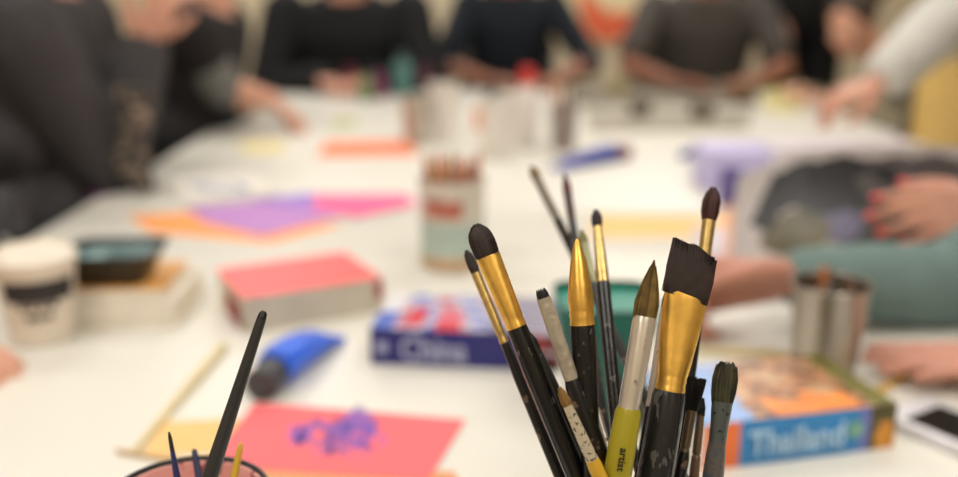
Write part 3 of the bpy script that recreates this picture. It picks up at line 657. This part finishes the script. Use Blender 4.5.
sheet('small pale green note in front of the far paint bottles', [(332, 120), (355, 119), (356, 127), (332, 129)], mat('green_note', (190, 196, 140), .7), .7502)
# ---------------------------------------------------------------- far right clutter
NEWS = mat('newsprint', (138, 130, 114), .8, scale=9, rgb2=(96, 90, 80), thr=.56)
sheet('open newspaper spread in front of the person in charcoal T-shirt', [(575, 82), (752, 80), (760, 106), (570, 108)], NEWS, .7502)
sheet('second grey newspaper sheet spread nearer on the right', [(585, 110), (755, 109), (748, 131), (590, 134)], mat('newsprint_pale', (164, 157, 142), .8, scale=8, rgb2=(116, 110, 100), thr=.6), .7502)
for px, py, r, h, col, lab in [(642, 118, .04, .05, (128, 122, 112), 'grey bowl at the left on the far newspapers'), (705, 122, .045, .055, (132, 126, 114), 'grey bowl nearer the lilac box on the far newspapers'), (745, 104, .055, .05, (128, 104, 74), 'brown bowl beside the yellow sheet at the far right'), (618, 96, .04, .045, (176, 160, 110), 'olive yellow bowl at the far newspapers')]:
    c = at(px, py); c = V((c.x, c.y+r, .7512)); bm = BM(); lathe(bm, V(), cup_prof(r*.7, r, h, .003)); o = obj('bowl', bm, mat('bowl_%d' % px, col, .5)); o.location = c; tag(o, lab, 'bowl', 'small bowls on the far newspapers')
# lilac box & papers
c = at(742, 160); bm = BM(); 
def bxo(name, label, cat, px, py, sx, sy, sz, rz, m, z=.75):
    c = at(px, py, z); bm = BM(); box(bm, (0, sy/2, sz/2), (sx, sy, sz), bev=.002); o = obj(name, bm, m); o.location = c; o.rotation_euler.z = rz; return tag(o, label, cat)
bxo('card_box', 'pale lilac box standing behind the open magazine', 'box', 738, 192, .135, .13, .082, .0, mat('lilac_card', (196, 190, 232), .5))
bxo('sketch_book', 'dark violet book standing against the lilac box', 'book', 731, 207, .036, .02, .074, .2, mat('violet_cover', (96, 88, 150), .5))
bxo('paper_stack', 'stack of white lilac papers under the reaching hand', 'paper', 850, 158, .36, .16, .025, .05, mat('paper_lilac', (214, 206, 214), .6))
# ---------------------------------------------------------------- the magazine
bmag = at(800, 300)
def magf(u, v):
    x = .335 + .50*u + .05*v*(1-u)
    s = v*.27
    y = 1.26 + .215*math.sin(min(v, 1)*1.15) + .03*u
    z = .7515 + .165*(1-math.cos(v*1.75))/1.18 + .012*math.sin(u*3.1)*v
    z -= .10*max(0, .22-u)**1.0*v*1.5
    return V((x, y, z))
mm = [mat('magazine_page', (178, 170, 168), .35, var=.04, scale=5), mat('magazine_black', (20, 19, 21), .35), mat('magazine_olive', (88, 80, 54), .35, var=.3), mat('magazine_cream', (184, 164, 108), .35, var=.2), mat('magazine_lilac', (96, 90, 120), .35), mat('magazine_slate', (76, 70, 70), .35, var=.15), mat('magazine_navy', (52, 44, 70), .35), mat('magazine_green', (50, 56, 46), .35, var=.2)]
def magi(u, v):
    n = .03*math.sin(u*40)+.03*math.sin(v*35+u*20)
    if v > .94+n*.3: return 0
    if v > .66+n and u > .05+.25*(v-.66): return 1 if u < .45+n*2 else 5
    if .42+n < v and u > .48: return 5 if u > .62 else 7
    if (u-.20)**2/.012+(v-.55)**2/.018 < 1+n: return 2
    if (u-.33)**2/.006+(v-.58)**2/.010 < 1+n: return 4
    if (u-.27)**2/.012+(v-.38)**2/.010 < 1+n: return 3
    if (u-.28)**2/.005+(v-.27)**2/.004 < 1: return 6
    if .30 < u < .55 and v > .40: return 7
    return 0
t = thing('magazine', 'open magazine with dark photo page lifted by a hand at the right', 'magazine', (.58, 1.3, .75))
bm = BM(); grid(bm, magf, 90, 70, magi, thick=V((0, .001, -.0012))); obj('lifted_page', bm, mm, t)
bm = BM(); grid(bm, lambda u, v: magf(u, v)+V((.012, .012, -.004-.006*v)), 30, 30, lambda u, v: 0, thick=V((0, .001, -.001))); obj('under_page', bm, mm[0], t)
bm = BM(); box(bm, (.60, 1.52, .753), (.48, .28, .005), bev=.001); obj('lower_pages', bm, mat('paper_lilac', (1, 1, 1)), t)
# ---------------------------------------------------------------- people
def sph(bm, c, r, sub=2): ball(bm, c, r, r, r, sub)
def limb(bm, pts, rr):
    for i in range(len(pts)-1):
        rod(bm, pts[i], pts[i+1], rr[i], rr[i+1], 16)
    for p, r in zip(pts, rr): sph(bm, p, r)
def hand(bm, w, d, n, right, curl=.35, spread=.10, sc=1.0, thumb=.8, cl=None):
    d = d.normalized(); n = (n - d*n.dot(d)).normalized(); s = d.cross(n)*(1 if right else -1)
    nails = []
    kn = []
    spec = [(.030, .088, .070, .0092), (.010, .093, .079, .0095), (-.011, .090, .073, .0091), (-.031, .081, .056, .0080)]
    for k, (o, l, fl_, r) in enumerate(spec):
        b = w + s*(o*.45*sc) + d*.012*sc; kk = w + s*(o*sc) + d*(l*sc)
        rod(bm, b, kk, .0135*sc, .0115*sc, 10); sph(bm, b, .0135*sc, 1); sph(bm, kk, .0115*sc, 1)
        a = 0; p = kk; dirv = (d + s*(o*spread/.03)).normalized(); cu = cl[k] if cl else curl*(1+.15*k)
        ax = dirv.cross(n).normalized()
        for j, f in enumerate((.46, .30, .24)):
            a += cu*(1, 1.1, .8)[j]
            dv = dirv*math.cos(a)+n*math.sin(a); q = p+dv*(fl_*f*sc); r0 = r*(1, .93, .87)[j]*sc; r1 = r*(.93, .87, .72)[j]*sc
            rod(bm, p, q, r0, r1, 10); sph(bm, p, r0, 1); sph(bm, q, r1, 1); p = q
        nails.append((p - n*math.cos(a)*r*.8*sc + dirv*math.sin(a)*r*.8*sc - dv*.004*sc, dv, s))
    # palm pad
    R3 = Matrix((d, s, n)).transposed()
    ball(bm, w+d*.048*sc+n*.004*sc, .046*sc, .036*sc, .013*sc, 2, rot=R3)
    b = w+s*.018*sc+d*.018*sc+n*.006*sc
    t1 = b+(d*.62+s*.62*thumb+n*.35).normalized()*.042*sc; t2 = t1+(d*.85+s*.35*thumb+n*.3).normalized()*.032*sc; t3 = t2+(d*.95+s*.05+n*.3).normalized()*.024*sc
    limb(bm, [b, t1, t2, t3], [.015*sc, .0125*sc, .0105*sc, .0085*sc])
    dv = (t3-t2).normalized(); nails.append((t3+s*.007*sc-n*.002*sc, dv, n))
    return nails
def ik(s, w, a, b, pole):
    d = (w-s); L = d.length
    if L > (a+b)*.995: k = L/((a+b)*.99); a *= k; b *= k
    d.normalize(); x = (a*a-b*b+L*L)/(2*L); h = math.sqrt(max(1e-6, a*a-x*x)); p = (pole-d*pole.dot(d)).normalized()
    return s+d*x+p*h
def person(label, P, fwd, S, wr=None, wl=None, hr=None, hl=None, shirt=(50, 50, 50), skin=SKIN, hair=(50, 36, 28), pants=(40, 42, 50), hairlen=0, sleeve=.9, seated=True, sc=1.0, vox=.007, hpitch=.5, look=None, pr=None, pl=None, w=1.0, curl=.35, shirtn=None, collar=False, nailcol=None, sleeve_r=1.0, clr=None, cll=None, headoff=None, shirt2=None, elb=None, vest=None, hsc=1):
    fwd = V(fwd).normalized(); up = V((0, 0, 1)); rt = fwd.cross(up); P = V(P); S = V(S)
    t = thing('person', label, 'person', V((P.x, P.y, 0)))
    sp = (S-P); spn = sp.normalized(); fb = spn.cross(rt).normalized()*-1
    if fb.dot(fwd) < 0: fb = -fb
    def torso(bm, g, lo=-.06, top=True):
        rr = [(lo, .135, .10), (.08, .165, .125), (.35, .140, .110), (.62, .158, .118), (.85, .172, .112), (.97, .140, .085)]
        if top: rr.append((1.05, .075, .065))
        rings(bm, [(P+sp*f, rt*(a+g)*sc*w, fb*(b+g)*sc) for f, a, b in rr], 28)
    sh = {1: S+rt*.170*sc*w-spn*.035*sc, -1: S-rt*.170*sc*w-spn*.035*sc}
    el, wrs = {}, {}
    for sd, wv, pole in ((1, wr, pr), (-1, wl, pl)):
        if wv is None: wv = P+fwd*.30*sc+rt*sd*.12+up*.12
        wv = V(wv); pole = V(pole) if pole else rt*sd*.8-up*.6-fwd*.2
        wrs[sd] = wv; el[sd] = V(elb[sd]) if elb and sd in elb else ik(sh[sd], wv, .29*sc, .26*sc, pole)
    Hc = (V(headoff) if headoff else (S+up*.212*sc+fwd*.06*sc+spn*.0))
    lk = V(look).normalized() if look else (fwd*math.cos(hpitch)-up*math.sin(hpitch)).normalized()
    hrt = lk.cross(up).normalized(); hup = hrt.cross(lk).normalized(); HR = Matrix((hrt, lk, hup)).transposed()
    def hp(x, y, z): return Hc+(hrt*x+lk*y+hup*z)*sc
    # legs
    hips = {sd: P+rt*sd*.092*sc for sd in (1, -1)}
    if seated:
        kn = {sd: V((hips[sd].x, hips[sd].y, 0))+fwd*.40*sc+rt*sd*.03+up*.50 for sd in (1, -1)}; an = {sd: V((kn[sd].x, kn[sd].y, .085))-fwd*.02 for sd in (1, -1)}
    else:
        kn = {sd: V((hips[sd].x, hips[sd].y, .49))+fwd*.03 for sd in (1, -1)}; an = {sd: V((hips[sd].x, hips[sd].y, .085)) for sd in (1, -1)}
    # body
    bm = BM(); torso(bm, -.012)
    rod(bm, S-spn*.03, Hc-hup*.05*sc-lk*.01*sc, .060*sc, .052*sc, 16)
    ball(bm, hp(0, -.012, .025), .076*sc, .095*sc, .092*sc, 3, rot=HR)
    ball(bm, hp(0, .018, -.035), .060*sc, .070*sc, .080*sc, 3, rot=HR)
    ball(bm, hp(0, .055, -.088), .026*sc, .024*sc, .020*sc, 2, rot=HR)
    rod(bm, hp(0, .082, .008), hp(0, .104, -.032), .008*sc, .013*sc, 10); sph(bm, hp(0, .102, -.034), .0135*sc)
    for sx in (-1, 1):
        ball(bm, hp(sx*.078, -.012, -.012), .009*sc, .018*sc, .030*sc, 2, rot=HR)
        ball(bm, hp(sx*.030, .070, .020), .024*sc, .014*sc, .009*sc, 2, rot=HR)
        ball(bm, hp(sx*.038, .058, -.030), .022*sc, .020*sc, .020*sc, 2, rot=HR)
    nails = []
    for sd, hv in ((1, hr), (-1, hl)):
        limb(bm, [sh[sd], sh[sd].lerp(el[sd], .4), el[sd], el[sd].lerp(wrs[sd], .35), wrs[sd]], [.052*sc, .046*sc, .038*sc, .038*sc, .026*sc])
        dd, nn_ = hv if hv else ((wrs[sd]-el[sd]).normalized()-up*.1, -up)
        nails += hand(bm, wrs[sd], V(dd), V(nn_), sd == 1, curl, sc=sc*(hsc if sd == 1 else 1), cl=(clr if sd == 1 else cll))
        limb(bm, [hips[sd], kn[sd], an[sd]], [.080*sc, .055*sc, .038*sc])
        limb(bm, [an[sd]-up*.03, an[sd]+fwd*.13-up*.045], [.032*sc, .028*sc])
    remeshed('body', bm, skin, t, vox, 2)
    for sx in (-1, 1):
        bm = BM(); sph(bm, hp(sx*.031, .0745, .000), .0095*sc, 2); e = obj('eye', bm, mat('eye_white', (226, 222, 216), .2), t)
        bm = BM(); sph(bm, hp(sx*.031, .0805, .000), .0045*sc, 2); obj('iris', bm, mat('iris_brown', (50, 34, 26), .2), e)
    bm = BM(); ball(bm, hp(0, .084, -.062), .023*sc, .008*sc, .0065*sc, 2, rot=HR); obj('mouth', bm, mat('lips', (170, 92, 86), .5), t)
    # hair
    bm = BM(); ball(bm, hp(0, -.028, .042), .088*sc, .098*sc, .094*sc, 3, rot=HR)
    if hairlen:
        for sx in (-1, -.5, 0, .5, 1):
            a = hp(sx*.075, -.05-.03*(1-abs(sx)), .03); b = a-hup*.10*sc-lk*.02*sc; c2 = V((a.x, a.y, a.z))-up*(.10+hairlen)*sc-fwd*.01
            limb(bm, [a, b, c2], [.030*sc, .034*sc, .020*sc])
    remeshed('hair', bm, mat('hair_%d_%d_%d' % hair, hair, .55, var=.4, scale=60, stretch=(1, 1, .15), bump=.3), t, vox*1.2, 2)
    nm = 'cloth_%d_%d_%d' % shirt
    SM = mat(nm, shirt, .85, var=.12, scale=14, bump=.35, sheen=.0) if not shirt2 else mat(nm+'_k', shirt, .85, scale=30, rgb2=shirt2, thr=.55, bump=.35)
    bm = BM(); torso(bm, .012, lo=-.10)
    for sd in (1, -1):
        full = sleeve
        if full > 1: # long sleeve: up to fraction (full-1) of the forearm
            e2 = el[sd].lerp(wrs[sd], full-1)
            limb(bm, [sh[sd], sh[sd].lerp(el[sd], .45), el[sd], el[sd].lerp(e2, .5), e2], [.070*sc*sleeve_r, .062*sc*sleeve_r, .055*sc*sleeve_r, .050*sc*sleeve_r, .040*sc*sleeve_r])
        else:
            e2 = sh[sd].lerp(el[sd], full); limb(bm, [sh[sd], e2], [.070*sc, .062*sc])
    if vest:
        b2 = BM(); torso(b2, .026, lo=-.10)
        for sd in (1, -1): limb(b2, [sh[sd], sh[sd].lerp(el[sd], .35)], [.082*sc, .074*sc])
        remeshed('vest', b2, mat('vest_%d_%d_%d' % vest, vest, .85, var=.12, scale=14, bump=.3), t, .008, 3)
    if collar: limb(bm, [S-spn*.02, S+spn*.05], [.085*sc, .072*sc])
    remeshed(shirtn or 'shirt', bm, SM, t, max(vox, .006), 3)
    bm = BM()
    rings(bm, [(P+sp*f, rt*a*sc*w, fb*b*sc) for f, a, b in ((-.16, .10, .08), (-.08, .155, .125), (.10, .172, .132), (.2, .15, .11))], 24)
    for sd in (1, -1): limb(bm, [hips[sd], kn[sd], an[sd]], [.095*sc, .070*sc, .055*sc])
    remeshed('trousers', bm, mat('trouser_%d_%d_%d' % pants, pants, .85, var=.1, scale=20), t, .012, 2)
    for sd in (1, -1):
        f = an[sd]; bm = BM()
        rings(bm, [(V((f.x, f.y, z))+fwd*.055*sc, fwd*a*sc, rt*b*sc) for z, a, b in ((.0005, .135, .045), (.02, .137, .047), (.05, .12, .042), (.09, .06, .036))], 20); obj('shoe', bm, mat('shoe_dark', (38, 34, 32), .5), t)
    if nailcol:
        for (c0, dv, nv) in nails[:]:
            bm = BM(); ball(bm, c0, .0075, .0068, .0060, 2); obj('fingernail', bm, nailcol, t)
    return t
def chair(x, y, fwd, label, mcol=(40, 38, 38), h=.88):
    fwd = V(fwd).normalized(); rt = fwd.cross(V((0, 0, 1))); c = V((x, y, 0)); t = thing('chair', label, 'chair', c)
    M = Matrix((rt, fwd, V((0, 0, 1)))).transposed().to_4x4(); M.translation = c
    m = mat('chair_%d_%d_%d' % mcol, mcol, .6)
    bm = BM(); box(bm, (0, 0, .385), (.42, .42, .03), bev=.008, M=M); obj('seat', bm, m, t)
    bm = BM(); box(bm, (0, -.285, h-.17), (.42, .025, .34), bev=.01, M=M); obj('backrest', bm, m, t)
    for sx in (-1, 1):
        bm = BM(); rod(bm, M @ V((sx*.19, .19, 0)), M @ V((sx*.19, .19, .385)), .012); obj('leg', bm, METAL, t)
        bm = BM(); rod(bm, M @ V((sx*.19, -.19, 0)), M @ V((sx*.19, -.20, .385)), .012); rod(bm, M @ V((sx*.19, -.20, .385)), M @ V((sx*.18, -.28, h-.05)), .012); obj('leg', bm, METAL, t)
    return t
def W(px, py, Y): return py_(px, py, Y)
DN = V((0, 0, -1))
# A: charcoal person at left, hand raised
person('person in charcoal top at the near left with one hand raised to chin height', (-1.00, 2.10, .52), (1, .1, 0), (-.86, 2.05, 1.11),
       wl=W(150, 40, 2.25), hl=((.5, .1, .8), (.5, .3, -.2)), wr=W(140, 45, 2.08), hr=((.5, 0, .8), (-.5, .3, .2)), elb={1: W(106, 165, 1.98), -1: W(120, 130, 2.3)}, shirt=(62, 60, 62), skin=SKIN2, hair=(44, 34, 28), hairlen=.15, sleeve=1.9, pants=(60, 60, 66), pl=(.2, .3, -1), pr=(-.3, -.5, -.6), sleeve_r=1.3, w=1.15, shirtn='sweater')
chair(-1.06, 2.10, (1, .1, 0), 'dark chair under the person in charcoal')
# bag on stool
c = V((-.98, 1.62, 0)); t = thing('stool', 'dark stool at the left edge carrying the studded bag', 'stool', c)
bm = BM(); lathe(bm, c+V((0, 0, .42)), [(.15, 0), (.16, .005), (.16, .025), (.15, .03), (.0005, .03)]); obj('seat', bm, BLK, t)
for k in range(4):
    bm = BM(); a_ = PI/4+k*PI/2; rod(bm, c+V((.15*math.cos(a_), .15*math.sin(a_), 0)), c+V((.11*math.cos(a_), .11*math.sin(a_), .42)), .012); obj('leg', bm, METAL, t)
c = V((-.885, 1.62, .4505)); t = thing('handbag', 'black studded handbag at the left edge beside the table', 'bag', c)
bm = BM(); rings(bm, [(c+V((0, 0, z)), V((a_, 0, 0)), V((0, b_, 0))) for z, a_, b_ in ((0, .125, .06), (.02, .135, .07), (.2, .13, .065), (.36, .12, .045), (.38, .11, .03))], 32, sq=4); obj('body', bm, mat('bag_leather', (52, 52, 56), .45, var=.2), t)
for k, (dx, dz) in enumerate([(.075, .345), (.078, .265), (-.03, .345), (-.03, .265), (.115, .30)]):
    bm = BM(); ball(bm, c+V((dx, -.052-.02*(1-dz/.38), dz)), .014, .008, .014); obj('stud', bm, METAL, t)
bm = BM(); pts = [c+V((.07*math.cos(a_*PI/12), 0, .375+.10*math.sin(a_*PI/12))) for a_ in range(13)]; poly_tube(bm, pts, .007); obj('handle', bm, BLK, t)
# coat and scarf of person A
PA = bpy.data.objects['person']
bm = BM()
for q, r in (((-.90, 2.02, .70), (.14, .18, .13)), ((-.93, 1.98, .86), (.12, .14, .12)), ((-.83, 2.06, .76), (.085, .14, .11)), ((-.82, 2.2, .86), (.07, .10, .12)), ((-.98, 2.02, .60), (.13, .18, .10))): ball(bm, V(q), *r, 3)
remeshed('coat', bm, mat('coat_charcoal', (66, 64, 66), .9, var=.4, scale=12, bump=.4), PA, .010, 2)
bm = BM(); rings(bm, [(V((-.665+.008*math.sin(k), 1.92, .965-.029*k)), V((.028+.006*math.sin(k*1.7), .01, 0)), V((0, .016, 0))) for k in range(8)], 20)
obj('scarf', bm, mat('beaded_scarf', (58, 54, 50), .6, scale=55, rgb2=(150, 134, 116), thr=.55), PA)
# B
hb = at(284, 128, .78)
person('person in black with grey sleeves leaning over the left side of the table', (-1.02, 2.85, .52), (1, 0, 0), (-.74, 2.85, 1.05),
       wr=W(272, 100, 2.75), elb={1: W(222, 88, 2.72)}, hr=((.7, -.25, -.5), (-.3, -.2, -1)), wl=(-.80, 3.05, .86), hl=((.7, .3, -.5), DN), vest=(30, 26, 28), shirt=(112, 114, 112), skin=SKIN2, hair=(60, 46, 34), sleeve=1.2, pants=(34, 34, 36), pr=(-.3, -.9, -.5), shirtn='sweater')
PB = [o for o in bpy.data.objects if o.parent is None and o.get('label', '').startswith('person in black with grey')][0]
bm = BM()
for q, r in ((W(185, 120, 2.85), (.15, .14, .13)), (W(215, 128, 3.0), (.12, .12, .07)), (W(165, 145, 2.7), (.12, .14, .12))): ball(bm, q, *r, 3)
remeshed('coat', bm, mat('coat_black', (26, 25, 27), .9, var=.3, scale=12, bump=.3), PB, .010, 2)
chair(-1.02, 2.85, (1, 0, 0), 'dark chair under the person with grey sleeves')
# C
person('person in black seated at the far left corner of the table', (-.50, 4.02, .52), (0.05, -1, 0), (-.49, 3.82, 1.06),
       wr=(-.56, 3.63, .80), wl=(-.40, 3.62, .80), hr=((.4, -1, 0), DN), hl=((-.4, -1, 0), DN), shirt=(20, 22, 26), skin=SKIN, hair=(120, 108, 70), hairlen=.1, sleeve=1.98, sleeve_r=1.3, w=1.35, pants=(30, 30, 34))
chair(-.50, 4.02, (0.05, -1, 0), 'dark chair under the person at the far left corner')
# D
person('person in navy seated at the middle of the far end, forearms on the table', (.13, 4.24, .52), (0, -1, 0), (.125, 4.06, 1.08),
       wr=(.02, 3.75, .79), wl=(.30, 3.75, .79), hr=((.8, -.6, 0), DN), hl=((-.6, -.8, 0), DN), shirt=(22, 30, 40), skin=SKIN3, hair=(36, 28, 24), sleeve=1.25, w=.98, sc=.98, pants=(30, 30, 34), hairlen=.1)
chair(.13, 4.24, (0, -1, 0), 'dark chair under the person in navy')
# E
person('person in charcoal T-shirt seated at the far right with bare forearms on the table', (.91, 4.26, .52), (0, -1, 0), (.90, 4.06, 1.07),
       wr=(.70, 3.68, .79), wl=(1.02, 3.68, .79), hr=((.9, -.5, 0), DN), hl=((-.9, -.5, 0), DN), shirt=(74, 70, 66), skin=SKIN3, hair=(60, 48, 40), sleeve=.75, w=1.18, sc=1.02, pants=(40, 40, 44))
chair(.91, 4.26, (0, -1, 0), 'dark chair under the person in charcoal T-shirt')
# F
person('person in black standing behind the far right end of the table', (1.46, 4.60, .95), (-.3, -1, 0), (1.44, 4.58, 1.45), shirt=(14, 14, 15), hair=(30, 24, 22), sleeve=1.9, seated=False, w=1.15, pants=(14, 14, 16), wr=(1.26, 4.42, 1.0), wl=(1.62, 4.40, 1.0))
# G
person('small person with brown hair bending low over the far right table corner', (1.55, 3.30, .52), (-1, -.2, 0), (1.40, 3.26, .88),
       headoff=W(851, 24, 3.22), wr=(1.1, 3.40, .78), wl=(1.12, 3.1, .78), shirt=(150, 140, 116), skin=SKIN2, hair=(62, 50, 40), sleeve=1.8, sc=.84, look=(-.75, -.75, -.5), pants=(60, 60, 80))
chair(1.55, 3.30, (-1, -.2, 0), 'dark chair under the small person with brown hair', h=.80)
# H
person('standing person in pale grey sweater reaching over the table from the right', (1.55, 2.30, .95), (-1, 0, 0), (1.38, 2.30, 1.36),
       wr=W(878, 82, 2.20), hr=((-.9, -.05, -.36), (-.2, .15, -1)), wl=(1.32, 1.96, 1.0), shirt=(200, 198, 192), shirt2=(180, 179, 175), skin=SKIN, hair=(70, 50, 36), sleeve=1.88, seated=False, pants=(50, 50, 60), pr=(.4, .6, .1), sleeve_r=1.35, vox=.005, shirtn='sweater', hairlen=.1)
# mustard chair
chair(.87, 2.46, (-1, .0, 0), 'mustard yellow chair tucked at the right side of the table', (214, 180, 104), h=.97)
# I
person('person with coral nails holding up the magazine page at the right', (1.42, 1.52, .52), (-1, 0, 0), (1.16, 1.50, 1.06),
       wl=W(992, 205, 1.32), hl=((-1, -.05, -.10), (-.1, .8, -.5)), wr=(.86, 1.68, .80), hr=((-1, 0, -.1), DN), shirt=(210, 206, 200), skin=SKIN, hair=(96, 70, 50), hairlen=.2, sleeve=1.8, pl=(.1, -.6, -.6), nailcol=mat('coral_nail', (236, 92, 92), .3), vox=.004, curl=.28, sc=.95)
chair(1.42, 1.52, (-1, 0, 0), 'dark chair under the person holding the magazine')
# J
person('person in teal sleeves seated at the near right with both hands on the table', (1.18, 1.03, .52), (-1, .05, 0), (.88, 1.05, 1.04),
       hsc=1.16, wr=W(790, 278, 1.16), hr=((-1, .02, -.10), (.1, -.95, -.6)), wl=at(1030, 360, .777), elb={1: W(948, 286, 1.2)}, hl=((-1, 0.02, -.01), DN), shirt=(106, 127, 124), skin=mat('skin_rose', (190, 134, 114), .5, var=.06), hair=(80, 60, 44), hairlen=.2, sleeve=1.9, pr=(.3, .3, -1), pl=(.2, -.8, -.6), vox=.004, shirtn='sweater', clr=[.75, .8, .85, .9], cll=[.0, .02, .04, .06])
chair(1.24, 1.03, (-1, .05, 0), 'dark chair under the person in teal sleeves')
# K
person('person at the near left edge whose fingertips alone reach past the coffee cup', (-1.20, 1.02, .52), (1, 0, 0), (-1.0, 1.02, 1.06),
       wl=(-.80, 1.20, .79), wr=(-.645, 1.0, .785), hr=((1, .06, -.05), DN), hl=((1, .4, 0), DN), shirt=(120, 100, 96), skin=SKIN2, hair=(90, 66, 50), sleeve=1.8, vox=.005)
chair(-1.20, 1.02, (1, 0, 0), 'dark chair under the person at the near left edge')
# ---------------------------------------------------------------- wall decoration
c = W(598, 6, 5.985); bm = BM(); box(bm, (0, -.012, 0), (.62, .02, .85), bev=.003)
t = thing('wall_poster', 'cream poster with orange-red shape on the back wall', 'poster', (c.x, 5.99, c.z+.15))
bm = BM(); box(bm, (c.x, 5.985, c.z+.10), (.52, .02, .62)); obj('panel', bm, mat('poster_cream', (240, 222, 178), .6), t, False)
bm = BM(); P = lambda px, py: W(px, py, 5.972)
pts = [(576, -12), (594, -2), (606, 12), (634, 12), (628, 38), (598, 42), (584, 26)]
prism(bm, [P(x, y) for x, y in pts], V((0, .003, 0))); obj('orange_shape', bm, mat('poster_orange', (232, 108, 70), .6), t, False)
